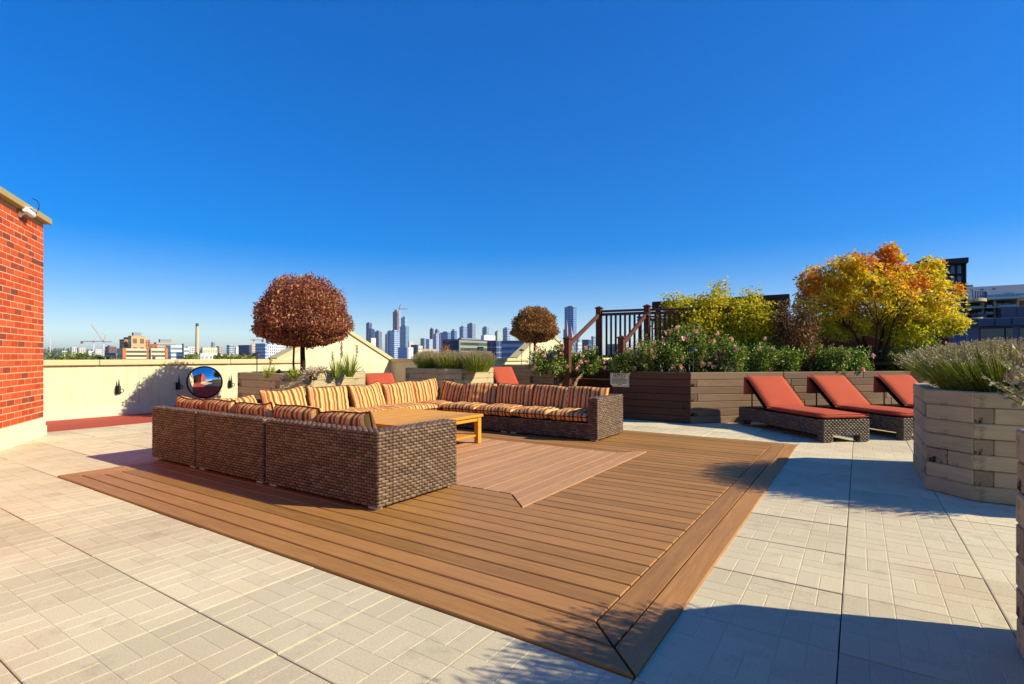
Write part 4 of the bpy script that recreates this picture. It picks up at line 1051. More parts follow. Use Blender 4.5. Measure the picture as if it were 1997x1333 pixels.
roses = [(1235, 10.0, .42, .32, .42, 26, 'rose bush behind the notice sign'), (1290, 10.05, .45, .35, .60, 34, 'rose bush left of the corner path light'), (1345, 9.95, .42, .3, .78, 44, 'tall rose bush with many blooms above the bed corner'), (1398, 9.9, .42, .3, .60, 26, 'sunlit rose bush just right of the corner path light'),
         (1468, 10.05, .42, .3, .52, 10, 'dark leaved rose bush above the first lounger'), (1520, 10.1, .36, .3, .45, 8, 'small rose bush spilling over the bed edge between loungers'), (1595, 10.15, .45, .3, .50, 8, 'rose bush left of the yellow tree trunk'), (1648, 10.25, .36, .3, .42, 6, 'low rose bush against the yellow tree trunk'), (1755, 10.7, .42, .3, .46, 10, 'bright green rose bush right of the yellow tree trunk'), (1790, 11.4, .4, .3, .62, 8, 'rose bush half hidden behind the right lavender')]
for px, Y, rx, ry, h, bl, lab in roses: bush('rose_bush', lab, at(px, Y, .83), rx, ry, h, 6500, M['rose_leaf'], .045, 'rose bush', rg, int(bl*1.6), stems=20, lump=.19, z_min=.05)
for px, Y, rx, h, bl, lab in ((1070, 10.4, .36, .42, 20, 'rose bush left of the left stair post'), (1098, 10.9, .34, .5, 16, 'tall rose bush behind the lower stair post'), (1140, 10.7, .34, .42, 26, 'rose bush between the lower and upper stair posts')):
    bush('rose_bush', lab, at(px, Y, .82), rx, .3, h, 4200, M['rose_leaf'], .045, 'rose bush', 'rose bushes left of the stairs', int(bl*2), stems=18, lump=.19, z_min=.05)
bush('climbing_shrub', 'yellow green climbing shrub arching over the railing', at(1380, 11.3, .83), 1.05, .7, 1.55, 46000, M['wist_leaf'], .066, stems=60, lump=.115, z_min=.3, aspect=.5, droop=.4)
bush('climbing_shrub', 'lower yellow shrub trailing right of the climbing one', at(1462, 10.9, .83), .6, .45, 1.1, 12000, M['wist_leaf'], .06, stems=18, lump=.2, droop=.4)
bush('dry_shrub', 'rust brown twiggy shrub left of the yellow tree', at(1538, 10.45, .83), .5, .4, 1.15, 16000, M['brown_leaf'], .06, stems=34, lump=.16, aspect=.34)
bush('dry_shrub', 'dry pale stalks standing before the second railing', at(1256, 10.55, .83), .16, .12, .75, 500, M['brown_leaf'], .07, stems=14, lump=.2, aspect=.12)
# yellow tree
def autumn_tree(label, p, env, n):
    t = thing('autumn_tree', label, 'tree', p, 0)
    m = MB(); tips = []
    for k in range(7):
        a = k*.9+.3; r = random.uniform(.35, .8); b = Vector((.07*math.cos(a), .07*math.sin(a), -.05))
        p1 = Vector((.22*math.cos(a), .16*math.sin(a), .45)); e = Vector((1.0*r*math.cos(a)*1.1, .8*r*math.sin(a), random.uniform(.95, 1.4)))
        m.tube([b, p1, p1*.4+e*.6+Vector((0,0,.05)), e], [.04,.032,.022,.012], 8, False)
        for q in range(7):
            f = e + Vector((random.uniform(-.5,.5), random.uniform(-.5,.5), random.uniform(-.25,.5))); m.tube([e*.75+p1*.25, e*.5+f*.5+Vector((0,0,.05)), f], [.012,.008,.003], 6, False); tips.append(f)
    m.build('trunk', M['bark'], t)
    # crown from lobes: (dx, dy, dz, radius)
    P = []
    for (dx, dy, dz, rx, rz, w) in env:
        k = int(n*w); d = RNG.normal(size=(k, 3)); d /= np.linalg.norm(d, axis=1, keepdims=True)
        q = d*(RNG.uniform(0, 1, (k, 1))**.4)*np.array([rx, rx*.85, rz]) + np.array([dx, dy, dz])
        nz = np.sin(q[:, 0]*7.3+q[:, 2]*5.1)*np.sin(q[:, 1]*6.7+1.3)*np.sin(q[:, 2]*8.1+.5)
        P.append(q[nz > -.02])
    pts = np.concatenate(P)
    leaves('crown', pts, .082, M['yellow_leaf'], t, .5, .35, None, 1, droop=.55)
    return t
TP = at(1706, 10.75, .83); TYd = 10.75
def env_from(px_py_r):
    o = []
    r_ = Vector((EA[0], EB[0], 0)); 
    for px, py, rp, rz, dy, w in px_py_r:
        c = at(px, TYd + dy) ; o.append((c.x-TP.x, c.y-TP.y, zrow(py, TYd)-.83, rp*TYd/F, rz*TYd/F, w))
    return o
ENV = env_from([(1700, 570, 78, 60, 0, .22), (1620, 575, 62, 50, .1, .14), (1590, 545, 34, 30, 0, .05), (1660, 528, 50, 32, -.2, .09), (1735, 510, 26, 38, 0, .05), (1730, 545, 55, 40, .2, .1), (1790, 550, 50, 40, 0, .09), (1815, 525, 26, 30, .1, .04), (1810, 610, 62, 44, -.1, .13), (1850, 630, 36, 24, 0, .05), (1770, 650, 46, 26, -.2, .06), (1855, 570, 24, 22, 0, .02), (1640, 630, 60, 34, .2, .08), (1575, 600, 30, 40, 0, .03), (1740, 625, 60, 34, .3, .1)])
autumn_tree('multi-stemmed autumn tree with yellow and orange leaves above the loungers', TP, ENV, 34000)

# ================================================================== THE CITY
CM = {}
def grey(h, f=.25):
    c = [int(h[i:i+2], 16) for i in (1, 3, 5)]; m_ = sum(c)/3; return '#%02x%02x%02x' % tuple(int(round(v+(m_-v)*f)) for v in c)
def cm(h, rough=.85, spec=.2):
    h = grey(h); k = (h, rough)
    if k not in CM: CM[k] = plain('city_' + h[1:], h, rough, spec, .1, .15, 0)
    return CM[k]
def gm(h):
    h = grey(h); k = 'g' + h
    if k not in CM:
        t = NT('city_glass_' + h[1:]); c = t.vary(lin(h), t.noise(t.coord('Object'), .12, 3), .25); CM[k] = t.principled(c, .12, .6)
    return CM[k]
def face_boxes(m, fx, rects, pr):
    """fx: ('y', y0) plane facing -y or ('x', x1) plane facing +x; rects (h0,h1,z0,z1) along the plane"""
    for h0, h1, z0, z1 in rects:
        if fx[0] == 'y': m.box(h0, h1, fx[1]-pr, fx[1]+.05, z0, z1)
        else: m.box(fx[1]-.05, fx[1]+pr, h0, h1, z0, z1)
def building(label, x0, xs, x1, ytop, D, style, wall, glass, name='city_building', fh=None, ww=None, split=False, roof=.0, cat='building', wall2=None, group='skyline buildings', zb=None):
    c = at(xs, D); a1, b0 = c.x, c.y
    a0 = x_on_y(x0, b0) if x0 < xs - .1 else a1 - 14*D/600
    b1 = y_on_x(x1, a1) if x1 > xs + .1 else b0 + 14*D/600
    zt = zrow(ytop, D); zb = GROUND_Z if zb is None else zb
    t = thing(name, label, cat, ((a0+a1)/2, (b0+b1)/2, GROUND_Z), 0, group)
    O = Vector(((a0+a1)/2, (b0+b1)/2, GROUND_Z))
    def put(m, nm, mat, stuff=False):
        m.v = [tuple(Vector(v) - O) for v in m.v]; o = m.build(nm, mat, t)
        if stuff: o['kind'] = 'stuff'
        return o
    body = wall if style != 'glass' else None
    put(MB().box(a0, a1, b0, b1, zb, zt), 'wall', cm(wall) if style != 'glass' else gm(glass))
    u = D/F
    fh = fh or max(3.3, 2.7*u); ww = ww or max(2.6, 2.7*u); zmin = max(zb+1, H - 14*u)
    nf = max(1, int((zt-1.2 - zmin)/fh)); pr = .12 + .02*u
    gl = gm(glass)
    faces = []
    if x0 < xs - .1: faces.append((('y', b0), a0, a1))
    if x1 > xs + .1: faces.append((('x', a1), b0, b1))
    if style == 'glass':
        m = MB(); m2 = MB()
        for fx, h0, h1 in faces:
            face_boxes(m, fx, [(h0, h1, zt-.8-(i+1)*fh, zt-.8-(i+1)*fh+fh*.24) for i in range(nf)], pr)
            nw = max(2, int((h1-h0)/(ww*1.3)))
            face_boxes(m2, fx, [(h0+(h1-h0)*i/nw-.1*ww, h0+(h1-h0)*i/nw+.1*ww, zmin, zt-.4) for i in range(1, nw)], pr*.8)
        put(m, 'floor_slabs', cm(wall), True)
        if m2.v: put(m2, 'mullions', cm(wall2 or wall), True)
    else:
        m = MB()
        for fx, h0, h1 in faces:
            L = h1-h0
            for i in range(nf):
                zt_ = zt - 1.0 - i*fh
                if style == 'band':
                    r = (h0+L*.03, h1-L*.03, zt_-fh*.62, zt_-fh*.1)
                    if split: q = MB(); face_boxes(q, fx, [r], pr); put(q, 'window_band', gl)
                    else: face_boxes(m, fx, [r], pr)
                else:
                    nw = max(1, int(L/ww)); w = L/nw
                    face_boxes(m, fx, [(h0+w*(k+.22), h0+w*(k+.78), zt_-fh*.72, zt_-fh*.16) for k in range(nw)], pr)
        if m.v: put(m, 'windows', gl, True)
    put(MB().box(a0-.2, a1+.2, b0-.2, b1+.2, zt+.01, zt+.5), 'roof', cm(wall2 or wall))
    if not roof and group == 'downtown towers': roof = 2.2*u
    if roof:
        A, B = a1-a0, b1-b0
        put(MB().box(a0+A*.25, a1-A*.2, b0+B*.2, b1-B*.25, zt+.51, zt+.5+roof), 'roof_plant', cm('#8d8f98'))
    return t
def B(label, *a, **k): return building(label, *a, **k)
# ---- left: hospital and offices
B('pale low block at the far left of the skyline by the hills', 113, 121, 131, 684, 1500, 'grid', '#d6d0c4', '#7a8290')
B('pale apartment slab, left of a pair near the cranes', 137, 140, 150, 676.5, 1300, 'grid', '#cfc8b8', '#6d7486')
B('pale apartment slab, right of a pair near the cranes', 150, 153.5, 168, 678, 1250, 'grid', '#cbc6b8', '#5e6678')
B('low pale block left of the taller crane mast', 170, 172, 182, 684, 1100, 'grid', '#cfcbc0', '#7d8796')
B('low pale block between the two crane masts', 184, 186, 200, 681, 1150, 'grid', '#d2cec2', '#808a99')
B('brown brick apartment block right of the cranes', 205, 212, 227, 676, 800, 'grid', '#7d5a50', '#4b4a5e', roof=2)
B('low dark shed below the cranes', 189, 214, 217, 697, 300, 'band', '#2f3550', '#26304c')
B('grey vaulted roof hall below the brown block', 205, 226, 229, 689, 420, 'band', '#6c7890', '#49566f')
B('tan classical hospital wing with dark left flank', 233, 242.5, 293, 662, 560, 'grid', '#b9794e', '#6a4a40', roof=0)
B('tall tan centre block of the hospital with three big window bays', 250, 256, 284, 655, 548, 'grid', '#d0a566', '#7a6248', roof=3.5, fh=9, ww=4.6)
B('dark roof plant left of the hospital centre block', 241, 250, 256, 658, 575, 'band', '#3a4260', '#2e3550')
B('small orange brick stair block right of the hospital', 290, 291, 307, 671, 500, 'grid', '#b5603c', '#7a4a3a')
B('banded office with cream stripes and orange end pier, left half', 227.5, 239, 287, 680, 450, 'band', '#e0cf98', '#5d584c', split=True, fh=3.6)
B('banded office with cream stripes, right half', 288, 294.5, 323, 680, 448, 'band', '#e2d2a0', '#6a6450', split=True, fh=3.6)
for x0, xs, x1, lab in ((237.5, 239, 246, 'orange brick pier at the left corner of the banded office'), (286, 287, 290, 'orange brick pier in the middle of the banded office'), (321.5, 322.5, 327.5, 'orange brick pier at the right end of the banded office')):
    B(lab, x0, xs, x1, 679, 446, 'grid', '#c9703a', '#b56434', name='brick_pier', cat='pier', fh=40, group='piers of the banded office')
B('grey stepped hospital block with roof plant', 300, 305, 345, 668, 620, 'band', '#b9a98c', '#8d8474', roof=4.0)
B('white and grey striped glass office with dark left end', 323, 333, 357, 674, 470, 'band', '#cfd8de', '#6f8798', split=True, fh=3.8)
B('white striped glass office annex right of the dark pier', 357.5, 359, 370, 679, 472, 'band', '#d3dbe0', '#7f93a0', fh=3.8)
B('dark vertical pier between the two striped offices', 355, 356.5, 358.6, 671, 466, 'grid', '#4a5560', '#3f4a56', name='dark_pier', cat='pier', fh=30)
B('pale apartment block behind the striped offices', 362, 366, 381, 676, 900, 'grid', '#cfc9ba', '#77808e')
B('long beige slab right of the chimney', 392, 395, 424, 678, 600, 'grid', '#d9cba2', '#b3a684', fh=6)
B('low white houses at the chimney foot', 388, 391, 415, 690, 380, 'grid', '#e0dacb', '#9a968c')
B('grey tower behind the beige slab', 412, 415, 420, 667, 1300, 'grid', '#9a9aa2', '#5b6276')
B('narrow brown tower right of the beige slab', 422, 427, 433.5, 675, 900, 'grid', '#c2a98c', '#4e5570')
B('low red roofed terrace before the glass block', 418, 421, 467, 692.5, 400, 'band', '#d8cfc0', '#b0533c', fh=3)
B('grey green glass apartment block left of the purple one', 442, 447, 457, 673, 850, 'glass', '#cdd6d2', '#5d7a80')
B('slim white block left of the purple apartments', 458, 460, 465, 677, 860, 'grid', '#dddad0', '#8e95a0')
B('purple blue apartment block with stepped front', 465, 486, 490, 673, 700, 'grid', '#4b4f86', '#3a4276')
B('beige end tower beside the purple apartments', 489.5, 491, 500, 672, 690, 'grid', '#c9b290', '#7d7270')
B('blue fronted apartment block with white balcony slabs', 498, 517, 520.5, 670, 520, 'glass', '#c6d3e8', '#2f5cab')
B('low brick and slate houses before the blue fronted block', 470, 489, 497, 688.5, 380, 'grid', '#6a5a7a', '#4a4a6a')
B('slim blue tower behind the left of the large ball tree', 518.5, 524, 527, 659, 1500, 'glass', '#6f8fc2', '#3d66b4')
B('white modern apartment block below the large ball tree crown', 517, 521, 562, 672, 600, 'grid', '#dcdde0', '#64707e')
# ---- centre: downtown towers
DT = 'downtown towers'  # blue of distant air and skylight is put into the tower colours
def T(label, *a, **k): k.setdefault('group', DT); k.setdefault('cat', 'tower'); k.setdefault('name', 'city_tower'); return building(label, *a, **k)
T('leftmost dark downtown tower with brown right side', 714, 719.5, 725.5, 629.7, 2300, 'grid', '#57588a', '#3a4178')
T('dark tower stepping down right of the leftmost one', 720, 724, 727, 640.5, 2150, 'glass', '#3c4a86', '#27396f')
T('slim blue tower third from the left', 726, 729, 731.5, 643, 2250, 'glass', '#5470b0', '#2f52a0')
T('dark tower with sunlit grey side fourth from the left', 731, 738.5, 745, 646, 2100, 'grid', '#7f8494', '#2f3f7c')
B('white domed low block before the left towers', 722, 724, 733, 659, 1500, 'grid', '#e3ddcf', '#b8b2a6')
T('short dark tower left of the construction tower', 751, 754, 756.5, 652, 2200, 'glass', '#3f4f8c', '#2e4384')
T('purple grey tower behind the patterned glass tower', 755, 762, 766, 646, 2300, 'grid', '#77719c', '#4b4f88')
T('tower under construction, the tallest, with a crane on top', 766, 774.5, 780, 607, 2600, 'grid', '#8a6d74', '#4a4a80', roof=10, fh=9, ww=7)
T('patterned white and blue glass tower in front of the tallest', 760, 768.5, 779.5, 645, 1900, 'glass', '#cdd6e2', '#3a72b4', fh=7)
T('pale blue tower with sunlit right side, upper stage', 782, 789.5, 797, 619, 2500, 'glass', '#c3dae6', '#4f86b8')
T('broad glass tower base below the pale blue stage', 780, 791, 797.5, 636, 2440, 'glass', '#8fb2cc', '#34639c', fh=6)
B('small cream block right of the pale blue tower', 796, 798, 806, 666, 2000, 'grid', '#dcc8a8', '#a89a88')
B('low pale blue block before the tall towers', 776, 794, 797, 677.5, 900, 'grid', '#9db4dc', '#6d8ac0')
B('low white block beside the pale blue one', 795, 796.5, 806, 677.5, 880, 'grid', '#e5e0da', '#99a0ae')
B('dark low block between the white and beige blocks', 801, 813, 817, 672.5, 1000, 'grid', '#40507c', '#2e3a66')
B('grey glass tower left of the mid cluster', 820, 827, 831.5, 659.5, 1700, 'glass', '#9fb4c0', '#5a7c94')
B('white topped tower right of the grey glass one', 831, 837, 844, 661, 1650, 'glass', '#cdd0d8', '#7a93b4')
B('beige stair block of the tan warehouse', 814.5, 816, 824, 675, 500, 'grid', '#e0c9a0', '#93846e')
B('tan warehouse with rows of windows', 823, 825, 851.5, 681, 505, 'grid', '#bda58c', '#6c6470', fh=4.5, ww=3.2)
T('dark slab tower, first of the mid cluster', 838, 843.5, 846, 641, 2100, 'grid', '#565c80', '#3f4a78')
T('flat topped tower, second of the mid cluster', 848, 853, 857, 643, 2200, 'grid', '#7c7f94', '#4c5884')
T('grey tower below the flat topped one', 845, 850.5, 857.5, 651, 1900, 'glass', '#b7bccb', '#6c82aa')
T('thin grey tower beside the wide blue one', 856.5, 858.5, 863, 651, 1850, 'grid', '#9aa0b4', '#5d6c94')
T('wide blue glass tower of the mid cluster', 859, 873, 878.5, 648, 1700, 'glass', '#7a93cc', '#2c52a4')
T('blue tower with pointed top in the mid cluster', 879, 886, 891, 645, 1800, 'glass', '#6f86bc', '#2f529c', roof=6)
T('stepped blue grey tower left of the tallest mid one', 896, 903, 910.5, 637, 1900, 'glass', '#a8b5cc', '#3f62a0')
T('tallest grey tower of the mid cluster', 911, 921, 927.5, 631, 2000, 'grid', '#8d90a4', '#46558a')
B('low grey podium roofs behind the balcony office', 893, 900, 945, 659, 900, 'band', '#8d93a6', '#5c6684')
T('greenish glass tower above the white low block', 940.5, 949, 953.5, 638, 1700, 'glass', '#a9bcc4', '#4f7a98', roof=3)
B('white stepped roof block behind the balcony office', 938, 944, 966, 654, 700, 'grid', '#e2dfd8', '#a3a3a8', roof=2)
T('pale green tower right of the white roof block', 965, 970, 978, 646.5, 1600, 'grid', '#aebcae', '#6f8a94')
T('blue glass tower with white side left of the smaller ball tree', 980.5, 989, 995, 640, 1500, 'glass', '#b4c8da', '#3b6aa4', fh=5)
off = B('office with green balcony bands and dark windowless flank', 863.5, 896, 952, 662.5, 320, 'band', '#8d9478', '#3d4a46', split=True, fh=3.4, wall2='#4a4f68')
MBf = MB()
c_ = at(896, 319.6); O_ = off.location
MBf.box(x_on_y(864, c_.y), c_.x-.4, c_.y-.35, c_.y-.02, GROUND_Z, zrow(664, 320)); MBf.v = [tuple(Vector(v)-O_) for v in MBf.v]; MBf.build('dark_flank', cm('#3f456a'), off)
B('red brick base below the balcony office', 899, 900.5, 958, 686, 300, 'grid', '#a86850', '#5c4440', fh=3.6)
B('dark glass block right of the balcony office', 950, 968, 979, 665, 330, 'glass', '#6c7fa8', '#1f3566')
B('purple grey office with light blue window bands', 978, 1024, 1030, 665, 300, 'band', '#626a94', '#4f93c4', split=True, fh=3.6)
T('tall blue glass tower right of the smaller ball tree', 1101, 1118, 1124.5, 598, 1000, 'glass', '#7fa2cc', '#2d5fa8', fh=3.6, ww=4)
T('lower blue shaft on the left of the tall glass tower', 1098.5, 1102, 1104, 643, 990, 'glass', '#7f9cc8', '#33609f')
for px, y0, lab in ((1105, 620, 'pinkish church spire in front of the tall tower, left one'), (1114, 634, 'pinkish church spire in front of the tall tower, right one')):
    c = at(px, 420); t = thing('church_spire', lab, 'spire', (c.x, c.y, GROUND_Z), 0, 'church spires')
    z = zrow(656, 420)-GROUND_Z; zt = zrow(y0, 420)-GROUND_Z
    MB().box(-1.4, 1.4, -1.4, 1.4, 0, z).build('tower', cm('#9a7a78'), t); MB().add([(-1.4,-1.4,z),(1.4,-1.4,z),(1.4,1.4,z),(-1.4,1.4,z),(0,0,zt)], [(0,1,4),(1,2,4),(2,3,4),(3,0,4)]).build('spire', cm('#b08a88'), t)
B('small blue tower right of the tall glass tower', 1124.5, 1128, 1131, 653, 1200, 'glass', '#8fa6c4', '#40669c')
B('dark blue glass block below the stair handrail', 1135, 1148, 1154, 663, 420, 'glass', '#4a6a9c', '#17305f')
B('grey blue tower right of the dark glass block', 1153, 1157, 1163, 656, 700, 'glass', '#93a8b8', '#4a6c8c')
B('pale low block behind the rose bush and spires', 1122, 1127, 1137, 668, 500, 'grid', '#b9bcc0', '#76808e')
B('block seen between the railing posts', 1185, 1210, 1240, 672, 300, 'grid', '#8a8f9c', '#4c566c')
# ---- cranes
def bar3(m, p0, p1, w):
    p0, p1 = Vector(p0), Vector(p1); d = p1-p0; L = d.length; q = d.to_track_quat('X', 'Z').to_matrix().to_4x4(); m.box(0, L, -w/2, w/2, -w/2, w/2, Matrix.Translation(p0) @ q)
def lattice(p0, p1, w, n, bw):
    m = MB(); p0, p1 = Vector(p0), Vector(p1); d = (p1-p0); up = Vector((0,0,1)) if abs(d.normalized().z) < .8 else Vector((1,0,0))
    s = d.cross(up).normalized()*w/2; r = d.cross(s).normalized()*w/2; cs = [s+r, s-r, -s-r, -s+r]
    for c in cs: bar3(m, p0+c, p1+c, bw)
    for i in range(n):
        a, b = p0+d*i/n, p0+d*(i+1)/n
        for k in range(4): bar3(m, a+cs[k], b+cs[(k+1) % 4], bw*.7)
    return m
CR = cm('#d2b8ac', .6); CRP = cm('#c9604e', .6); CRW = cm('#dedad4', .6)
def crane(label, px, ybase, ytop, D, jib, counter, apex=None, luff=None):
    c = at(px, D); t = thing('tower_crane', label, 'crane', (c.x, c.y, GROUND_Z), 0, 'tower cranes'); u = D/F
    z = zrow(ytop, D)-GROUND_Z; w = 1.4*u
    lattice((0,0,0), (0,0,z), w, 12, .4*u).build('mast', CRW, t)
    MB().box(-w*.7, w*.7, -w*.7, w*.7, z, z+2.4*u).build('cab', cm('#6a5a58'), t)
    r = Vector((EA[0], EB[0], 0))
    if luff: 
        e = r*((luff[0]-px)*u) + Vector((0,0,zrow(luff[1], D)-GROUND_Z)); lattice((0,0,z+1*u), e, 1.0*u, 10, .35*u).build('jib', CR, t)
        f = r*(5*u) + Vector((0,0,z+13*u)); lattice((0,0,z+1*u), f, 1.0*u, 4, .4*u).build('a_frame', CRW, t)
        m = MB(); bar3(m, f, e*.75+Vector((0,0,z*.25)), .25*u); m.build('tie_cable', CR, t)
        g = r*(16*u)+Vector((0,0,z+1*u)); lattice((0,0,z+1*u), g, 1.0*u, 4, .35*u).build('counter_jib', CRP, t)
    else:
        e1 = r*((jib-px)*u)+Vector((0,0,z+1.5*u)); e2 = r*((counter-px)*u)+Vector((0,0,z+1.5*u))
        lattice((0,0,z+1.5*u), e1, .9*u, 10, .35*u).build('jib', CRP, t); lattice((0,0,z+1.5*u), e2, .9*u, 5, .35*u).build('counter_jib', CRP, t)
        a = Vector((0,0,z+(4.5)*u)); m = MB(); bar3(m, (0,0,z), a, .7*u); bar3(m, a, e1*.8+Vector((0,0,z*.2+.3*u)), .22*u); bar3(m, a, e2, .22*u); m.build('tie_cable', CR, t)
        k = e1*.9+Vector((0,0,(z+1.5*u)*.1)); MB().box(k.x-1.5*u, k.x+1.5*u, k.y-1.5*u, k.y+1.5*u, k.z-4*u, k.z).build('counterweight', cm('#7a4a44'), t)
crane('hammerhead crane left of the hospital with pink jib', 182.5, 703, 667, 480, 157, 200)
crane('luffing crane left of the hospital with raised jib', 202, 700, 667, 520, 0, 0, luff=(178.5, 632.5))
crane('small distant hammerhead crane above the purple apartments', 495.5, 672, 664, 1500, 514, 488)
crane('thin crane on top of the tower under construction', 779, 607, 603, 2590, 0, 0, luff=(780.5, 594))
# ---- chimney and mast
c = at(384.5, 330); t = thing('brick_chimney', 'tall tan brick chimney with dark top rising over the parapet', 'chimney', (c.x, c.y, GROUND_Z)); u = 330/F
zt = zrow(630, 330)-GROUND_Z; zd = zrow(636, 330)-GROUND_Z
MB().lathe([(5.0*u,0),(3.6*u,H-GROUND_Z),(2.6*u,zd)], 20).build('shaft', cm('#d0b486'), t)
MB().lathe([(2.7*u,zd),(2.55*u,zt),(2.0*u,zt),(.001,zt-1)], 20).build('dark_top', cm('#5d4c44'), t)
c = at(98, 2500); t = thing('radio_mast', 'thin radio mast above the hills at the far left', 'mast', (c.x, c.y, GROUND_Z))
lattice((0,0,0), (0,0,zrow(660, 2500)-GROUND_Z), 1.6, 14, .9).build('lattice', CRW, t)
# ---- modern building on the right
RB = 40.0; ry_ = depth(x_on_y(1940, RB), RB)
def rx(px, b=RB): return x_on_y(px, b)
def rz_(py): return zrow(py, ry_)
rb = thing('modern_apartment_building', 'modern white and grey apartment building with glass balconies at the right', 'building', (0, RB, GROUND_Z))
def rp(nm, mat, x0, x1, y0, y1, z0, z1, parent=None, bev=.02):
    return MB().bbox(x0, x1, y0-RB, y1-RB, z0-GROUND_Z, z1-GROUND_Z, bev).build(nm, mat, parent or rb)
XR = rx(2040)
WHT, DKB, GRS = cm('#b9b4bc'), cm('#4a5878'), gm('#3f7c9c')
rp('upper_wall', WHT, rx(1880), XR, RB+2.2, RB+14, rz_(582), rz_(549))
rp('roof_plant', cm('#7d8298'), rx(1886), rx(1917), RB+3, RB+8, rz_(549), rz_(541.5))
for k, px in enumerate((1906, 1926, 1951)): rp('roof_vent', DKB, rx(px), rx(px+ (4 if k == 0 else 7)), RB+2.1, RB+2.3, rz_(557), rz_(555))
rp('glazed_opening', GRS, rx(1974), rx(1996), RB+2.1, RB+2.3, rz_(575), rz_(566))
for k in range(9): rp('balcony_glass', gm('#4f9fbf'), rx(1911)+k*(XR-rx(1911))/9, rx(1911)+(k+.96)*(XR-rx(1911))/9, RB+.05, RB+.1, rz_(578), rz_(573))
rp('balcony_slab', cm('#c9c4b8'), rx(1890), XR, RB, RB+2.4, rz_(583.5), rz_(578.5))
rp('recessed_wall', cm('#8a5e4c'), rx(1888), XR, RB+1.6, RB+3, rz_(622), rz_(583.6))
rp('balcony_slab', cm('#b9b4ae'), rx(1890), XR, RB+.2, RB+1.7, rz_(599.5), rz_(597.5)); rp('balcony_slab', cm('#b9b4ae'), rx(1890), rx(1942), RB+.2, RB+1.7, rz_(612), rz_(610.5))
for px in (1919, 1942, 1988): rp('column', cm('#cdbf9c'), rx(px), rx(px+5), RB+.6, RB+1.3, rz_(622), rz_(583.6))
for (p0, p1, q0, q1) in ((1890, 1918, 598, 587), (1926, 1937, 598, 584), (1949, 1986, 598, 586), (1909, 1919, 610, 602), (1924, 1938, 610, 601), (1910, 1920, 621, 613), (1925, 1938, 621, 613)): 
    w_ = rp('window', GRS, rx(p0), rx(p1), RB+1.5, RB+1.58, rz_(q0), rz_(q1)); rp('frame', DKB, (rx(p0)+rx(p1))/2-.04, (rx(p0)+rx(p1))/2+.04, RB+1.46, RB+1.5, rz_(q0), rz_(q1), w_, .005)
    rp('balcony_glass', gm('#5f9fae'), rx(p0), rx(p1), RB+.22, RB+.25, rz_(q0), rz_(q0)+.35*(rz_(q1)-rz_(q0)))
rp('grey_cladding_box', cm('#5d5f70'), rx(1948), XR, RB-.6, RB+1.4, rz_(621), rz_(599.6))
for px in (1977, 1992): rp('cladding_joint', DKB, rx(px), rx(px)+.06, RB-.63, RB-.6, rz_(620.5), rz_(600))
rp('fascia', DKB, rx(1868), XR, RB-1.2, RB+4, rz_(637), rz_(622))
for px in (1897, 1930, 1962): rp('fascia_joint', cm('#2e3850'), rx(px), rx(px)+.05, RB-1.23, RB-1.2, rz_(636.5), rz_(622.5))
rp('ground_storey', cm('#6f7590'), rx(1860), XR, RB-.9, RB+6, rz_(720), rz_(637.1))
for (p0, p1) in ((1905, 1951), (1953, 1969), (1979, 2010)): 
    w_ = rp('window', gm('#1c3a4c'), rx(p0), rx(p1), RB-1.0, RB-.9, rz_(684), rz_(640)); rp('frame', cm('#2e3850'), rx(p0), rx(p1), RB-1.05, RB-1.0, rz_(641.5), rz_(639.5), w_, .005)
# curved balcony
for zz, py in ((0, 583), (1, 620)):
    m = MB(); ccx = rx(1890); prof = []
    n = 14; vs = [(ccx, 0-.0)]; 
    poly = [(ccx, .8)] + [(ccx + 1.05*math.cos(R(90-a)), .8 - 1.9*math.sin(R(a))*.0 - 1.6*math.cos(R(90-a))*0 - 1.5*math.sin(R(a))) for a in [0]] 
    poly = [(ccx, .2)] + [(ccx + .75*math.sin(R(a)), -1.2*math.cos(R(a))) for a in range(0, 91, 10)] + [(ccx+.75, .2)]
    m.prism(poly, rz_(py+5)-GROUND_Z, rz_(py-1)-GROUND_Z); m.build('curved_balcony', cm('#b9aa7c'), rb)
    for a in range(0, 91, 9):
        x, y = ccx+.73*math.sin(R(a)), -1.17*math.cos(R(a)); MB().box(x-.02, x+.02, y-.02, y+.02, rz_(py-1)-GROUND_Z, rz_(py-14 if zz == 0 else py-9)-GROUND_Z).build('railing_bar', DKB, rb)
# glass corner tower behind the yellow tree
gb = thing('glass_corner_block', 'dark framed glass corner block rising behind the yellow tree', 'building', (0, 37, GROUND_Z)); GB = 37.0; gy_ = depth(x_on_y(1870, GB), GB)
gx = lambda px: x_on_y(px, GB); gz = lambda py: zrow(py, gy_)
def gp(nm, mat, x0, x1, y0, y1, z0, z1, parent=None): return MB().bbox(x0, x1, y0-GB, y1-GB, z0-GROUND_Z, z1-GROUND_Z, .015).build(nm, mat, parent or gb)
gp('body', cm('#565a80'), gx(1790), gx(1888), GB+.3, GB+8, GROUND_Z, gz(572))
gp('glass_box', gm('#4a86a8'), gx(1800), gx(1883.5), GB+.3, GB+7.6, gz(571.8), gz(514))
gp('roof_slab', cm('#3e3446'), gx(1786), gx(1887.5), GB-.3, GB+8.2, gz(514), gz(504))
for px in (1812, 1826, 1840, 1853, 1866, 1879): gp('mullion', cm('#2c3040'), gx(px)-.05, gx(px)+.05, GB+.2, GB+.3, gz(571), gz(514.2))
gp('corner_post', cm('#2f344a'), gx(1882), gx(1885), GB+.0, GB+.3, gz(640), gz(514.2))
for py in (534, 550): gp('transom', cm('#2c3040'), gx(1800), gx(1882), GB+.15, GB+.19, gz(py)-.06, gz(py)+.06)
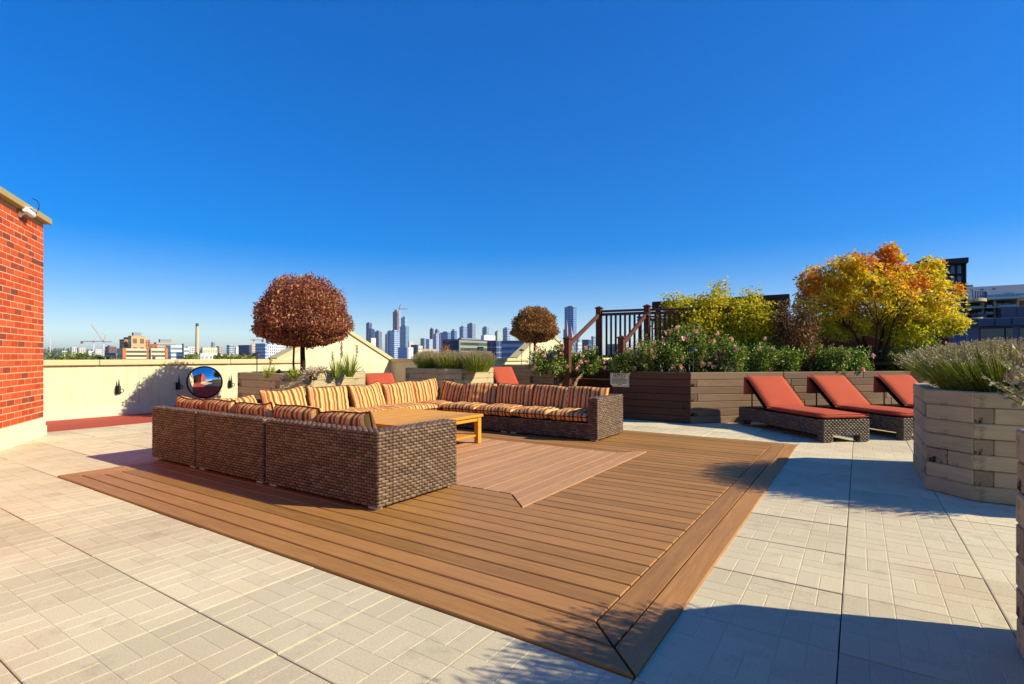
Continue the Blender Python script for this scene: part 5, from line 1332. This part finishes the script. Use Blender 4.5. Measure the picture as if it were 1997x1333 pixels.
gp('window', gm('#2f6a94'), gx(1850), gx(1872), GB+.2, GB+.3, gz(610), gz(580))
# ---- distant woods
def wood_patch(px0, px1, ytop, D, n, size, dz):
    px = RNG.uniform(px0, px1, n); Dd = D*RNG.uniform(.85, 1.25, n); zt = H + (CY-ytop)*D/F
    lump = .5+.5*np.sin(px*.9)*np.sin(px*.37+1) ; P = []
    for i in range(n): 
        q = at(px[i], Dd[i]); P.append((q.x, q.y, zt - dz*RNG.uniform(0, 1) + dz*.9*(lump[i]-.5)))
    return np.array(P)
pts = np.concatenate([wood_patch(112, 178, 697, 260, 3000, 1, 5), wood_patch(92, 235, 702, 300, 2000, 1, 5), wood_patch(360, 386, 696, 260, 900, 1, 4), wood_patch(418, 500, 696, 300, 2200, 1, 4), wood_patch(140, 200, 694, 380, 1300, 1, 5)])
o = leaves('far_wood', pts, 1.5, M['far_leaf'], None, .8, .3); tag(o, 'green and yellow treetops beyond the left parapet', 'trees', kind='stuff')
pts = np.concatenate([wood_patch(60, 175, 684.5, 3500, 2500, 1, 40), wood_patch(390, 700, 692, 2500, 2500, 1, 25), wood_patch(100, 400, 688.5, 2200, 2500, 1, 25)])
o = leaves('far_hill_wood', pts, 14, M['far_leaf'], None, .8, .3); tag(o, 'dark wooded ridge on the horizon at the left', 'trees', kind='stuff')
c = at(870, 250, GROUND_Z); t = thing('orange_tree', 'small orange autumn tree in front of the dark office flank', 'tree', c)
MB().tube([(0,0,0),(0,0,14)], [.3,.15], 8).build('trunk', M['bark'], t)
d = RNG.normal(size=(700, 3)); pts = d*np.array([1.2, 1.2, 2.2]) + np.array([0, 0, zrow(690, 250)-GROUND_Z]); leaves('crown', pts, .6, M['far_leaf_orange'], t, .7, .3)

# ================================================================== AIR
hz = MB().box(-30500, 30500, -30500, 30500, GROUND_Z-1, 330).build('haze', None)
hm = bpy.data.materials.new('haze_air'); hm.use_nodes = True; hn = hm.node_tree; hn.nodes.clear()
ho = hn.nodes.new('ShaderNodeOutputMaterial'); hv = hn.nodes.new('ShaderNodeVolumePrincipled')
hv.inputs['Density'].default_value = 0.00005; hv.inputs['Color'].default_value = (.80, .88, 1.0, 1); hv.inputs['Anisotropy'].default_value = .2
hn.links.new(hv.outputs[0], ho.inputs['Volume']); hz.data.materials.append(hm)
tag(hz, kind='stuff', label='thin bluish air between the terrace and the skyline', cat='haze')
